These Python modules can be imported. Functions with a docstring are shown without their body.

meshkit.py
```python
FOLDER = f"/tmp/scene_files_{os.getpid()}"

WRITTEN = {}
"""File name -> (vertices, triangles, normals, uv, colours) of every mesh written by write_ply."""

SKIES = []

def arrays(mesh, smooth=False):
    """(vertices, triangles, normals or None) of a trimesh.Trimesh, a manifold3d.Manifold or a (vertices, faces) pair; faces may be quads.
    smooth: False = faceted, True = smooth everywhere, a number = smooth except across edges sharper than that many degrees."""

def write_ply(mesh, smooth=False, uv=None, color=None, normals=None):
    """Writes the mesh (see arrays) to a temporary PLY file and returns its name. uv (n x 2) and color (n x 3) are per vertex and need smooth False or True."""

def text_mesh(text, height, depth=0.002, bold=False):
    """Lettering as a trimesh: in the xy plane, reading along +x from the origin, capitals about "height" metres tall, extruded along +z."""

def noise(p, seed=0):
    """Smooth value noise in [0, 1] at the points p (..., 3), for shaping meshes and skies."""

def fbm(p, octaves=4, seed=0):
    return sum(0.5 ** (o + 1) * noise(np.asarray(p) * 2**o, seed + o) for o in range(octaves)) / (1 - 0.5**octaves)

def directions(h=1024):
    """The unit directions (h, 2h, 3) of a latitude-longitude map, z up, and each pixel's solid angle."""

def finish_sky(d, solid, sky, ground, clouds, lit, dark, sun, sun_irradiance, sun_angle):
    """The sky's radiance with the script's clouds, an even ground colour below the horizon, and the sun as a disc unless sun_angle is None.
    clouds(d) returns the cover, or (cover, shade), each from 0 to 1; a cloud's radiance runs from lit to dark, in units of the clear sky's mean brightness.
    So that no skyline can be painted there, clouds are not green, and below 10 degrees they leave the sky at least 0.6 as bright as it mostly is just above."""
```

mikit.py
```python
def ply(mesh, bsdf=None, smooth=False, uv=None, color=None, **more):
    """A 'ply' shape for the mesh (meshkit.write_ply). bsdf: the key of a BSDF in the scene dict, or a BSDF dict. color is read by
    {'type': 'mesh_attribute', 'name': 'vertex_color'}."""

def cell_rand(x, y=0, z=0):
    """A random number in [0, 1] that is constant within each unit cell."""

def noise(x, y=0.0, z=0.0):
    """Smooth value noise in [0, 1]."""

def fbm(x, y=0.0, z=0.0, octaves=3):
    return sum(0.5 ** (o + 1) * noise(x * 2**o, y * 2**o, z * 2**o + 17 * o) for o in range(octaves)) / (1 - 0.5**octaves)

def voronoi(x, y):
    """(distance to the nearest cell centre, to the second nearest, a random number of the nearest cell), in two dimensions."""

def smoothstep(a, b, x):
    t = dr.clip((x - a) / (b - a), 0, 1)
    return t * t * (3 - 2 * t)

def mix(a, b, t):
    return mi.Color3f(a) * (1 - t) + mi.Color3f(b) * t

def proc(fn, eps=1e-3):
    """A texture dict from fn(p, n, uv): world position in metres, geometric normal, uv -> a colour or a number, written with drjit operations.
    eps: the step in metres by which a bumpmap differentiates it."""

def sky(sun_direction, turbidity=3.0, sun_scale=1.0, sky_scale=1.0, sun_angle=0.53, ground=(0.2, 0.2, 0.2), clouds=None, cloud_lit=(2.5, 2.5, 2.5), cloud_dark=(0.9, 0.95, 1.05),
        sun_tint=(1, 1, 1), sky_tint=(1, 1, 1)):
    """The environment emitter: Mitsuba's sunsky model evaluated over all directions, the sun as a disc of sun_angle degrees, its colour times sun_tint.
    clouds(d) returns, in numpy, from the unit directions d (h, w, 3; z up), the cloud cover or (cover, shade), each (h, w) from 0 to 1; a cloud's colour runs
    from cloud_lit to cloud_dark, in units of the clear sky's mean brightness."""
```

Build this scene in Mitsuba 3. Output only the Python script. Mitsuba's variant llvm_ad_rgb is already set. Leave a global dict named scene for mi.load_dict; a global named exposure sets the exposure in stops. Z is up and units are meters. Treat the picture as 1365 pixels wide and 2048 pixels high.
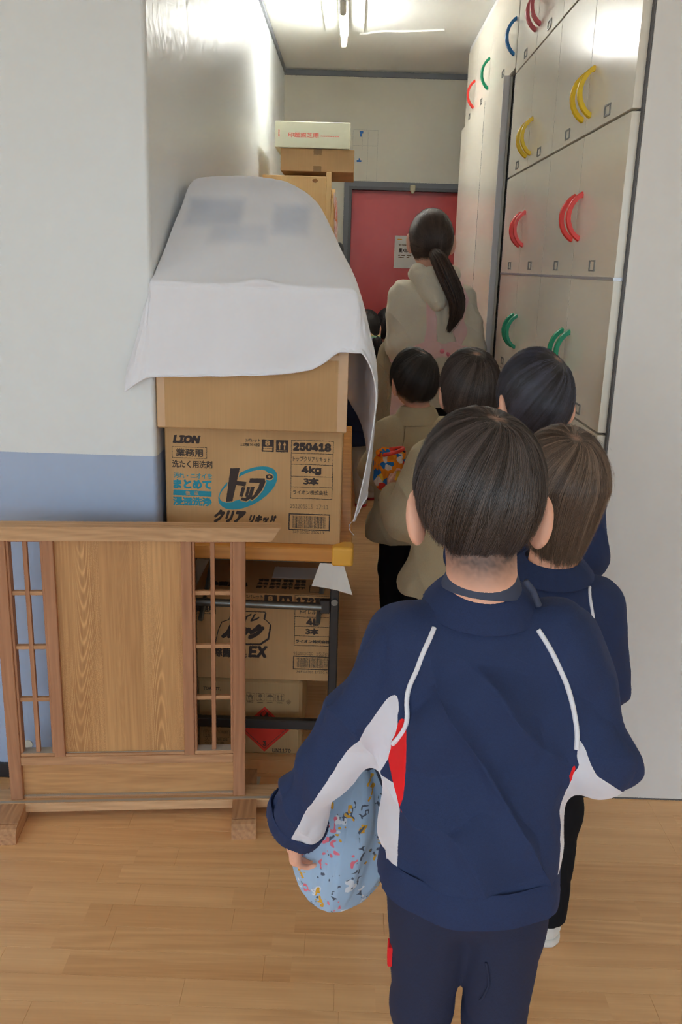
import math, glob
import numpy as np, trimesh, drjit as dr, mitsuba as mi, mikit, meshkit
import manifold3d as m3
from shapely import affinity, union_all
from shapely.geometry import box as sbox, Polygon, Point, LineString
from scipy.spatial import cKDTree
from scipy.sparse import coo_matrix
from scipy.interpolate import PchipInterpolator, CubicSpline
from PIL import Image, ImageDraw, ImageFont

T = mi.ScalarTransform4f
rng = np.random.default_rng(7)
scene, labels = {}, {}

# ---------------------------------------------------------------- camera
CAM = np.array([0.464, -2.1355, 1.36])
PITCH, YAW, ROLL, FPX = 0.2691, -0.0045, 0.0304, 1789.3
_fw = np.array([math.sin(YAW)*math.cos(PITCH), math.cos(YAW)*math.cos(PITCH), -math.sin(PITCH)])
_r = np.array([math.cos(YAW), -math.sin(YAW), 0.0]); _u = np.cross(_r, _fw)
_u2 = -_r*math.sin(ROLL) + _u*math.cos(ROLL)
scene['camera'] = {'type': 'perspective', 'fov': 2*math.degrees(math.atan(682.5/FPX)), 'fov_axis': 'x', 'near_clip': 0.05, 'far_clip': 200.0,
                   'to_world': T().look_at(origin=CAM.tolist(), target=(CAM+_fw).tolist(), up=_u2.tolist())}
# ---------------------------------------------------------------- light: overcast daylight through the windows of the room behind the camera, fluorescent tubes, those of the room added
exposure = 3.85
def _clouds(d):
    n = meshkit.fbm(d*3.0, 3, 5)
    return np.clip(0.9+0.1*n, 0, 1), np.clip(0.4+0.5*n, 0, 1)
scene['sky'] = mikit.sky((-0.3, -0.6, 0.6), turbidity=4.0, sun_scale=0.0, sky_scale=1.0, ground=(0.3, 0.29, 0.27), clouds=_clouds,
                         cloud_lit=(2.35, 2.85, 3.25), cloud_dark=(1.7, 2.1, 2.5))
SKYSCALE = 1.0
TUBE = 5.8         # radiance of the corridor tube
ROOMTUBE = 1.0      # radiance of the unseen tubes added to the room behind the camera

# ---------------------------------------------------------------- helpers
def lin(r, g, b):
    c = np.array([r, g, b], float)/255
    return np.where(c <= 0.04045, c/12.92, ((c+0.055)/1.055)**2.4).tolist()
def rgb(c): return {'type': 'rgb', 'value': list(map(float, c))}
def mat(key, color, rough=0.6, spec=0.4, metallic=0.0, sheen=0.0, clearcoat=0.0, bump=None, bscale=0.001, two=True, **kw):
    col = color if isinstance(color, dict) else rgb(color)
    d = {'type': 'principled', 'base_color': col, 'roughness': rough, 'specular': spec, 'metallic': metallic}
    if sheen: d['sheen'] = sheen
    if clearcoat: d['clearcoat'] = clearcoat; d['clearcoat_gloss'] = kw.get('cg', 0.9)
    if bump is not None: d = {'type': 'bumpmap', 'arbitrary': bump, 'scale': bscale, 'bsdf': d}
    scene[key] = {'type': 'twosided', 'bsdf': d} if two else d
    return key
def numbered(k):
    if k not in USED: USED.add(k); return k
    i = 1
    while f'{k}_{i:03d}' in USED: i += 1
    k = f'{k}_{i:03d}'; USED.add(k); return k
USED = set()
def thing(name, label=None, cat=None, group=None, kind=None):
    k = numbered(name); d = {}
    if label: d['label'] = label
    if cat: d['category'] = cat
    if group: d['group'] = group
    if kind: d['kind'] = kind
    if d: labels[k] = d
    return k
def obj(name, mesh, bsdf, parent=None, smooth=False, label=None, category=None, group=None, kind=None, to_world=None, uv=None, color=None, **more):
    k = numbered((parent+'__' if parent else '')+name)
    d = {**mesh, 'bsdf': {'type': 'ref', 'id': bsdf}} if isinstance(mesh, dict) else mikit.ply(mesh, bsdf, smooth=smooth, uv=uv, color=color, **more)
    if to_world is not None: d = {**d, 'to_world': to_world}
    scene[k] = d
    q = {a: b for a, b in (('label', label), ('category', category), ('group', group), ('kind', kind)) if b}
    if q: labels[k] = q
    return k
def cat(*ms):
    ms = [m for m in ms if m is not None]
    return trimesh.util.concatenate(ms) if len(ms) > 1 else ms[0]
def tri(man):
    m = man.to_mesh()
    return trimesh.Trimesh(np.array(m.vert_properties[:, :3]), np.array(m.tri_verts), process=False)
def bx(x0, x1, y0, y1, z0, z1, b=0.0):
    """box with chamfered edges"""
    if b <= 0:
        m = trimesh.creation.box((x1-x0, y1-y0, z1-z0)); m.apply_translation(((x0+x1)/2, (y0+y1)/2, (z0+z1)/2)); return m
    lo, hi = np.array([x0, y0, z0]), np.array([x1, y1, z1]); P = []
    for sx in (0, 1):
        for sy in (0, 1):
            for sz in (0, 1):
                c = np.array([(x0, x1)[sx], (y0, y1)[sy], (z0, z1)[sz]])
                for a in range(3):
                    q = c.copy()
                    for e in range(3):
                        if e != a: q[e] += b*(1 if c[e] == lo[e] else -1)
                    P.append(q)
    return trimesh.convex.convex_hull(np.array(P))
def tube(path, r, n=8, caps=True, closed=False):
    """swept round tube; r number or per-point"""
    P = np.asarray(path, float); N = len(P); r = np.broadcast_to(np.asarray(r, float), (N,))
    tg = np.gradient(P, axis=0) if not closed else (np.roll(P, -1, 0)-np.roll(P, 1, 0))
    tg /= np.linalg.norm(tg, axis=1, keepdims=True)+1e-12
    a = np.array([0, 0, 1.0]) if abs(tg[0][2]) < 0.9 else np.array([1.0, 0, 0])
    u = np.cross(tg[0], a); u /= np.linalg.norm(u); U = [u]
    for i in range(1, N):
        u = U[-1]-tg[i]*np.dot(U[-1], tg[i]); u /= np.linalg.norm(u)+1e-12; U.append(u)
    U = np.array(U); V = np.cross(tg, U); th = np.arange(n)*2*np.pi/n
    v = (P[:, None]+r[:, None, None]*(np.cos(th)[None, :, None]*U[:, None]+np.sin(th)[None, :, None]*V[:, None])).reshape(-1, 3)
    f = []
    for i in range(N if closed else N-1):
        j = (i+1) % N
        for k in range(n):
            a0, a1, b0, b1 = i*n+k, i*n+(k+1) % n, j*n+k, j*n+(k+1) % n
            f += [[a0, a1, b1], [a0, b1, b0]]
    if caps and not closed:
        v = np.vstack([v, P[0], P[-1]]); c0, c1 = len(v)-2, len(v)-1
        for k in range(n): f += [[c0, (k+1) % n, k], [c1, (N-1)*n+k, (N-1)*n+(k+1) % n]]
    return trimesh.Trimesh(v, np.array(f), process=False)
def prism(poly, axis, a, b):
    """extrude a shapely polygon along an axis from a to b; polygon coordinates are the two other axes in order"""
    ms = [trimesh.creation.extrude_polygon(g, b-a, engine='earcut') for g in getattr(poly, 'geoms', [poly]) if g.geom_type == 'Polygon']
    m = cat(*ms); v = m.vertices.copy(); v[:, 2] += a
    if axis == 'y': w = np.stack([v[:, 0], v[:, 2], v[:, 1]], 1); f = m.faces[:, ::-1]
    elif axis == 'x': w = np.stack([v[:, 2], v[:, 0], v[:, 1]], 1); f = m.faces
    else: w, f = v, m.faces
    return trimesh.Trimesh(w, f, process=False)
_FONT = {}
def glyph_font(cjk, size):
    k = (cjk, size)
    if k not in _FONT:
        d = glob.glob('/opt/blender-*/*/datafiles/fonts')[0]
        _FONT[k] = ImageFont.truetype(d+('/Noto Sans CJK Regular.woff2' if cjk else '/Inter.woff2'), size)
    return _FONT[k]
def text_poly(text, bold=0, size=48):
    """lettering as a polygon in its own unit bounding box"""
    cjk = any(ord(c) > 0x2000 for c in text); f = glyph_font(cjk, size)
    x0, y0, x1, y1 = f.getbbox(text, anchor='ls', stroke_width=bold)
    im = Image.new('L', (x1-x0+4, y1-y0+4)); ImageDraw.Draw(im).text((2-x0, 2-y0), text, 255, f, anchor='ls', stroke_width=bold)
    on = np.pad(np.asarray(im) > 127, ((0, 0), (1, 1))).astype(np.int8)
    rr, ss = np.nonzero(np.diff(on, axis=1) == 1); ee = np.nonzero(np.diff(on, axis=1) == -1)[1]
    g = union_all([sbox(s, -r-1, e, -r+0.02) for r, s, e in zip(rr, ss, ee)]).buffer(0.45).buffer(-0.45).simplify(0.55)
    a, b, c, d = g.bounds
    return affinity.affine_transform(g, [1/(c-a), 0, 0, 1/(d-b), -a/(c-a), -b/(d-b)])
def fit(g, x0, x1, z0, z1, shear=0.0):
    """unit polygon into a rectangle; shear leans it to the right"""
    w, h = x1-x0, z1-z0; k = shear*h
    return affinity.affine_transform(g, [w-k, k, 0, h, x0, z0])
def frame_poly(x0, x1, z0, z1, t): return sbox(x0, z0, x1, z1).difference(sbox(x0+t, z0+t, x1-t, z1-t))
def prints(parent, y, polys, bsdf, name='printed_text', t=0.0004, label=None):
    """flat print on a face that looks towards -y"""
    g = union_all(polys) if isinstance(polys, (list, tuple)) else polys
    g = [q for q in getattr(g, 'geoms', [g]) if q.geom_type == 'Polygon' and q.area > 1e-8]
    return obj(name, cat(*[prism(q, 'y', y-t, y+t*0.2) for q in g]), bsdf, parent, label=label)
def scatter_spline(C, nu, nv):
    """control grid (a, b, 3) -> smooth grid (nu, nv, 3), monotone in both directions"""
    C = np.asarray(C, float); a, b = C.shape[:2]
    G = PchipInterpolator(np.arange(b), C, axis=1)(np.linspace(0, b-1, nv))
    return PchipInterpolator(np.arange(a), G, axis=0)(np.linspace(0, a-1, nu))
def grid_faces(nu, nv, flip=False):
    i = np.arange(nu*nv).reshape(nu, nv)
    q = np.stack([i[:-1, :-1], i[1:, :-1], i[1:, 1:], i[:-1, 1:]], -1).reshape(-1, 4)
    f = np.vstack([q[:, [0, 1, 2]], q[:, [0, 2, 3]]])
    return f[:, ::-1] if flip else f
def shell(G, t):
    """closed thin sheet from a grid of points"""
    nu, nv = G.shape[:2]; m = trimesh.Trimesh(G.reshape(-1, 3), grid_faces(nu, nv), process=False); n = m.vertex_normals
    v = np.vstack([G.reshape(-1, 3)+n*t/2, G.reshape(-1, 3)-n*t/2]); f0 = grid_faces(nu, nv); k = nu*nv
    i = np.arange(k).reshape(nu, nv); e = np.concatenate([i[0, :-1], i[:-1, -1], i[-1, :0:-1], i[:0:-1, 0]]); e2 = np.roll(e, -1)
    side = np.vstack([np.stack([e, e2, e2+k], 1), np.stack([e, e2+k, e+k], 1)])
    return trimesh.Trimesh(v, np.vstack([f0, f0[:, ::-1]+k, side]), process=False)

# ---------------------------------------------------------------- materials
fbm, noise, cell, ss, mix = mikit.fbm, mikit.noise, mikit.cell_rand, mikit.smoothstep, mikit.mix
mat('wall_paint', lin(214, 218, 220), 0.32, 0.45, bump=mikit.proc(lambda p, n, uv: fbm(p.x*9, p.y*9, p.z*3.5, 3)+0.25*noise(p.x*70, p.y*70, p.z*50), 2e-3), bscale=0.004)
mat('wall_blue', lin(160, 176, 204), 0.4, 0.4)
mat('wall_plain', lin(206, 202, 188), 0.5, 0.3)
mat('ceiling_paint', lin(222, 223, 219), 0.5, 0.35)
mat('grey_trim', lin(110, 114, 120), 0.5, 0.4)
mat('dark_frame', lin(86, 88, 92), 0.45, 0.4)
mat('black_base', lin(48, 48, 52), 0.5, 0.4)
mat('red_door', mikit.proc(lambda p, n, uv: mix(lin(196, 80, 78), lin(200, 108, 104), ss(0.45, 0.8, fbm(p.x*9, p.z*4, 3.0))*0.35)), 0.3, 0.5)
mat('laminate', lin(216, 210, 197), 0.17, 0.5)
mat('laminate_side', lin(212, 211, 210), 0.42, 0.35)
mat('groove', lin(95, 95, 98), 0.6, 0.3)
mat('metal_strip', lin(190, 192, 200), 0.35, 0.5, metallic=0.6)
mat('handle_yellow', lin(226, 190, 30), 0.3, 0.5); mat('handle_red', lin(226, 60, 52), 0.3, 0.5)
mat('handle_green', lin(10, 140, 98), 0.3, 0.5); mat('handle_pink', lin(196, 96, 104), 0.3, 0.5); mat('handle_blue', lin(30, 104, 164), 0.3, 0.5)
mat('holder', lin(120, 120, 118), 0.4, 0.5)
def _wood(c0, c1, ax, f=1.0, ring=55.0, warp=0.5):
    """straight wood grain along axis ax (0 x, 1 y, 2 z)"""
    def fn(p, n, uv):
        q = [p.x, p.y, p.z]; L = q[ax]; a, b = [q[i] for i in range(3) if i != ax]
        w = fbm(L*2.2*f, a*14*f, b*14*f, 3)
        g = fbm(L*5*f, a*170*f+w*8, b*170*f+w*8, 2)
        r = 0.5+0.5*dr.sin((a+b)*ring*f*6.28+w*9*warp)
        return mix(c0, c1, dr.clip(0.6*g+0.16*r+0.5*(w-0.5)+0.12, 0, 1))
    return mikit.proc(fn)
WD, WL = lin(144, 100, 70), lin(200, 156, 116)
mat('old_wood_x', _wood(WD, WL, 0), 0.6, 0.3); mat('old_wood_y', _wood(WD, WL, 1), 0.6, 0.3); mat('old_wood_z', _wood(lin(138, 93, 67), lin(188, 138, 104), 2), 0.6, 0.3)
def _panel(p, n, uv):
    # flat-sawn boards side by side: nested arches in the middle of each, fine straight lines at its sides
    x, z = p.x, p.z; bd = dr.floor((x+0.21)/0.098); sd = cell(bd, 5.0); lx = (x+0.21)-(bd+0.5)*0.098+0.012*dr.sin(z*7+sd*9)+0.010*(fbm(z*5, sd*9, 1.0, 2)-0.5)
    w = fbm(x*9, z*1.8, 2.0+sd*7, 3)
    q = (16+8*sd)*z*dr.select(sd > 0.5, 1.0, -1.0)-7000*dr.square(lx)+w*2.2
    ln = 0.5+0.5*dr.sin(q*6.283); ln = ln*ln*ln
    zone = ss(0.40, 0.62, fbm(x*16+sd*30, z*1.3, 9.0, 2))
    g = fbm(x*260, z*10, 5.0, 2)
    k = 0.42+0.55*(ln-0.35)*zone+0.40*(g-0.5)+0.55*(w-0.5)
    return mix(lin(156, 108, 66), lin(214, 168, 114), dr.clip(k, 0, 1))
mat('old_board_x', _wood(lin(158, 112, 72), lin(206, 160, 110), 0, 0.8, 20), 0.55, 0.3)
mat('old_wood_pale', _wood(lin(164, 124, 88), lin(214, 176, 136), 0), 0.65, 0.25)
mat('old_panel', mikit.proc(_panel), 0.5, 0.35)
mat('dust', lin(168, 158, 146), 0.9, 0.1)
def _floor(p, n, uv):
    row = dr.floor((p.y+0.62)/0.0676); a = dr.floor((p.x+cell(row, 3.0)*0.9)/0.45); s = cell(row, a, 1.0)
    w = fbm(p.x*1.7+s*31, p.y*26+s*17, s*9, 3)
    cath = dr.sin((p.y*95+12*dr.square(p.x*1.2+s*3-1.5)*0.3+w*9)*2.2)
    g = fbm(p.x*9+s*50, p.y*330, s*5, 2)
    t = 0.42+0.32*(g-0.5)+0.7*(w-0.5)+0.13*cath*ss(0.3, 0.8, cell(row, a, 2.0))+0.22*(s-0.5)
    return mix(lin(206, 155, 106), lin(240, 198, 148), dr.clip(t, 0, 1))
mat('floor_wood', mikit.proc(_floor), 0.38, 0.42)
mat('floor_joint', lin(140, 96, 58), 0.6, 0.2)
def _card(c0, c1):
    return mikit.proc(lambda p, n, uv: mix(c0, c1, dr.clip(0.5+0.22*(noise(p.x*420+p.y*420, p.z*9, 1.0)-0.5)+0.9*(fbm(p.x*9, p.y*9, p.z*9, 3)-0.5), 0, 1)))
mat('cardboard', _card(lin(178, 140, 98), lin(200, 162, 118)), 0.75, 0.15)
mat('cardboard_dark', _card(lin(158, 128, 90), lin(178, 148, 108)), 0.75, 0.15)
mat('packing_tape', lin(198, 160, 122), 0.35, 0.5)
mat('brown_tape', lin(150, 112, 66), 0.4, 0.5)
mat('cream_box', lin(234, 232, 205), 0.6, 0.25)
mat('ink_dark', lin(66, 56, 54), 0.7, 0.2); mat('ink_teal', lin(52, 140, 160), 0.7, 0.2); mat('ink_card', lin(186, 148, 102), 0.75, 0.15)
mat('ink_red', lin(232, 130, 112), 0.7, 0.2); mat('hazard_red', lin(200, 58, 44), 0.6, 0.25); mat('ink_faint', lin(112, 92, 70), 0.7, 0.2)
mat('table_wood', _wood(lin(176, 112, 48), lin(218, 154, 78), 0, 0.8, 20), 0.35, 0.45)
mat('table_wood_end', _wood(lin(166, 98, 38), lin(206, 136, 62), 0, 1.0, 12), 0.35, 0.45)
mat('corner_guard', lin(222, 166, 66), 0.45, 0.4)
mat('black_metal', lin(44, 40, 40), 0.42, 0.5); mat('steel', lin(128, 130, 128), 0.35, 0.5, metallic=0.8)
mat('paper', lin(214, 212, 208), 0.7, 0.2)
mat('pine', mikit.proc(lambda p, n, uv: mix(lin(214, 160, 96), lin(238, 202, 144), dr.clip(0.2+0.9*fbm(p.x*38, p.y*38, p.z*2.2, 3)+0.2*(noise(p.x*240, p.y*240, p.z*5)-0.5), 0, 1))), 0.45, 0.35)
mat('pine_knot', lin(160, 106, 58), 0.5, 0.3)
mat('blue_tape', lin(46, 110, 180), 0.5, 0.4); mat('faint_line', lin(186, 184, 172), 0.5, 0.4)
mat('lamp_body', lin(214, 214, 208), 0.4, 0.4); mat('lamp_holder', lin(196, 192, 180), 0.5, 0.3)
mat('cable', lin(226, 226, 222), 0.5, 0.3); mat('brass', lin(190, 180, 150), 0.4, 0.5)
scene['cloth_white'] = {'type': 'twosided', 'bsdf': {'type': 'principled', 'base_color': {'type': 'mesh_attribute', 'name': 'vertex_color'}, 'roughness': 0.85, 'specular': 0.15, 'sheen': 0.3}}
mat('cloth_hem', lin(226, 228, 236), 0.85, 0.15)
mat('pink_fabric', mikit.proc(lambda p, n, uv: dr.select(noise(p.y*40, p.z*34, 2.0) > 0.68, mi.Color3f(lin(206, 120, 60)), dr.select(noise(p.y*30, p.z*26, 8.0) > 0.7, mi.Color3f(lin(214, 130, 130)), mi.Color3f(lin(226, 200, 196))))), 0.8, 0.2)
mat('dark_rubber', lin(60, 64, 68), 0.5, 0.4)
# ================================================================ setting
YB, ZC, XF, XW = 3.968, 2.53, 1.068, 1.089      # back wall, ceiling, locker door face, corridor right side
RX0, RX1, RY0 = -3.2, 3.4, -6.2                 # the room behind and around the camera
S = 'structure'
# floor: a slab under separate planks in view, the far and the hidden part carries the same wood as a print
FX0, FX1, FY0, FY1 = -0.95, 1.30, -1.161, 1.543
obj('floor', cat(bx(FX0, FX1, FY0, FY1, -0.10, -0.004), bx(RX0-0.3, RX1+0.3, RY0-0.3, FY0, -0.10, 0), bx(RX0-0.3, RX1+0.3, FY1, YB+0.3, -0.10, 0),
    bx(RX0-0.3, FX0, FY0, FY1, -0.10, 0), bx(FX1, RX1+0.3, FY0, FY1, -0.10, 0)), 'floor_wood', kind=S)
prng = np.random.default_rng(11); nrow = int(round((FY1-FY0)/0.0676)); npl = 0
fixed = {9: [-0.165, 0.176], 10: [-0.21, 0.438], 11: [-0.165, 0.18], 8: [0.306-0.36, 0.306], 7: [0.07, 0.47]}
for r in range(nrow):
    y0 = FY0+r*0.0676; x = FX0; cuts = [FX0]
    while x < FX1-0.3: x += prng.uniform(0.26, 0.66); cuts.append(min(x, FX1))
    if cuts[-1] < FX1: cuts.append(FX1)
    if FX1-cuts[-2] < 0.12: cuts.pop(-2)
    if y0 > 0.02: cuts = [max(c, -0.3) for c in cuts]; cuts = sorted(set(cuts))
    for a, b in zip(cuts[:-1], cuts[1:]):
        if npl >= 298: b = FX1
        m = bx(a+0.00015, b-0.00015, y0+0.00015, y0+0.06745, -0.0045, 0.0, 0.0004)
        obj('plank', m, 'floor_wood', 'floor'); npl += 1
# ceiling and walls
obj('ceiling', bx(RX0-0.3, RX1+0.3, RY0-0.3, YB+0.3, ZC, ZC+0.12), 'ceiling_paint', kind=S)
_a = np.linspace(-np.pi/2, 0, 9)
wl = Polygon([(RX0, YB), (RX0, 0)]+[(-0.012+0.012*math.cos(t), 0.012+0.012*math.sin(t)) for t in _a]+[(0, YB)])
HW = 0.897
obj('wall_left', prism(wl, 'z', HW, ZC), 'wall_paint', kind=S, smooth=35)
obj('wainscot', prism(wl, 'z', 0.0, HW), 'wall_blue', 'wall_left', smooth=35, label='grey blue painted lower band of the wall')
obj('baseboard_left', bx(RX0, -0.001, -0.008, 0.006, 0, 0.042, 0.002), 'black_base', kind=S)
obj('wall_plug', cat(*[trimesh.creation.cylinder(radius=0.0125, height=0.004, sections=24, transform=trimesh.transformations.rotation_matrix(np.pi/2, [1, 0, 0]))]).apply_translation((-0.365, -0.001, 0.099)), 'wall_plain', 'wall_left')
# back wall with the door opening
DX0, DX1, DZ = 0.444, 1.20, 1.832
obj('wall_back', cat(bx(-0.3, DX0-0.05, YB, YB+0.15, 0, ZC), bx(DX0-0.05, DX1+0.05, YB, YB+0.15, DZ+0.05, ZC), bx(DX1+0.05, RX1, YB, YB+0.15, 0, ZC)), 'wall_plain', kind=S)
obj('trim_1', bx(0, 1.62, YB-0.014, YB+0.002, ZC-0.036, ZC-0.004, 0.002), 'grey_trim', kind=S)
obj('trim_2', bx(-0.002, 0.012, 0.02, YB, ZC-0.026, ZC-0.002, 0.002), 'grey_trim', kind=S)
thing('door_1', kind=S)
obj('door_leaf', bx(DX0, DX1, YB+0.03, YB+0.07, 0.005, DZ, 0.002), 'red_door', 'door_1', label='red painted steel door leaf')
fr = frame_poly(DX0-0.05, DX1+0.05, -0.05, DZ+0.05, 0.05).intersection(sbox(0, 0, 2, 3))
obj('door_frame', prism(fr, 'y', YB-0.018, YB+0.10), 'grey_trim', 'door_1')
fr2 = frame_poly(DX0-0.018, DX1+0.018, -0.05, DZ+0.018, 0.018).intersection(sbox(0, 0, 2, 3))
obj('door_stop', prism(fr2, 'y', YB-0.021, YB+0.035), 'dark_frame', 'door_1')
obj('door_catch', cat(bx(0.815, 0.85, YB-0.04, YB-0.018, DZ-0.005, DZ+0.035, 0.004), bx(0.822, 0.843, YB-0.05, YB-0.03, DZ-0.018, DZ+0.005, 0.004)), 'brass', 'door_1')
obj('door_handle', cat(bx(0.50, 0.53, YB-0.0, YB+0.03, 0.86, 1.06, 0.004), tube([(0.515, YB+0.02, 0.97), (0.515, YB-0.05, 0.97), (0.63, YB-0.05, 0.97)], 0.009)), 'steel', 'door_1', smooth=40)
# notice on the door
nt = thing('door_notice', 'white paper notice with bold lettering taped on the red door', 'notice')
obj('sheet', bx(0.735, 0.888, YB+0.0265, YB+0.0275, 1.352, 1.557), 'paper', nt)
yn = YB+0.0265
prints(nt, yn, [fit(text_poly('夏KIDS', 2), 0.764, 0.842, 1.452, 1.478)], 'ink_dark', 'lettering')
prints(nt, yn, [sbox(0.762+dx, z, 0.762+dx+w, z+0.006) for z, ws in ((1.497, (0.014, 0.03, 0.022)), (1.43, (0.012, 0.024, 0.03)), (1.418, (0.03, 0.018, 0.02))) for dx, w in zip((0, 0.02, 0.055), ws)], 'ink_faint', 'small_print')
labels[nt+'__small_print'] = {'kind': 'stuff'}
obj('logo_mark', bx(0.752, 0.782, yn-0.0006, yn, 1.53, 1.538), 'corner_guard', nt)
tp = thing('plastic_sheet', 'faint plastic sheet fixed to the back wall with two blue tapes above the door', 'plastic sheet')
obj('sheet', prism(frame_poly(0.44, 0.60, 1.885, 2.19, 0.0025), 'y', YB-0.002, YB), 'faint_line', tp)
obj('fold_line', cat(bx(0.535, 0.538, YB-0.002, YB, 1.89, 2.185), bx(0.44, 0.6, YB-0.002, YB, 2.095, 2.098), bx(0.50, 0.502, YB-0.002, YB, 2.0, 2.185)), 'faint_line', tp)
obj('blue_tape', cat(bx(0.482, 0.505, YB-0.004, YB-0.001, 2.168, 2.182), bx(0.486, 0.496, YB-0.004, YB-0.001, 2.148, 2.17)), 'blue_tape', tp)
obj('blue_tape', cat(bx(0.468, 0.498, YB-0.004, YB-0.001, 1.998, 2.009), bx(0.480, 0.490, YB-0.004, YB-0.001, 2.005, 2.02)), 'blue_tape', tp)
# the rest of the shell: room around the camera with wide windows, recess behind the lockers
obj('wall_right', cat(bx(1.62, RX1, 0.012, 0.16, 0, ZC), bx(1.62, 1.74, 0.16, YB, 0, ZC)), 'wall_plain', kind=S)
obj('wall_east', bx(RX1, RX1+0.2, RY0, 0.1, 0, ZC), 'wall_plain', kind=S)
def window_wall(name, axis, at, t, lo, hi, z0, z1, wins, base):
    p = sbox(lo, 0, hi, ZC)
    for a, b in wins: p = p.difference(sbox(a, z0, b, z1))
    obj(name, prism(p, axis, at, at+t), 'wall_plain', kind=S)
    for a, b in wins:
        g = frame_poly(a, b, z0, z1, 0.04).union(sbox((a+b)/2-0.025, z0, (a+b)/2+0.025, z1))
        k = numbered('window'); labels[k] = {'kind': S}
        obj('frame', prism(g, axis, at+t*0.3, at+t*0.7), 'metal_strip', k)
WIN_REAR = [(-3.0, -1.05), (-0.85, 1.25), (1.45, 3.25)]
window_wall('wall_rear', 'y', RY0-0.2, 0.2, RX0, RX1, 0.12, 2.42, WIN_REAR, 0)
WIN_SIDE = [(-4.6, -2.6)]
window_wall('wall_west', 'x', RX0-0.2, 0.2, RY0, 0.1, 0.7, 2.3, WIN_SIDE, 0)
obj('ground_outside', bx(-25, 25, -30, 25, -0.35, -0.30), 'wall_plain', kind=S)

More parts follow.
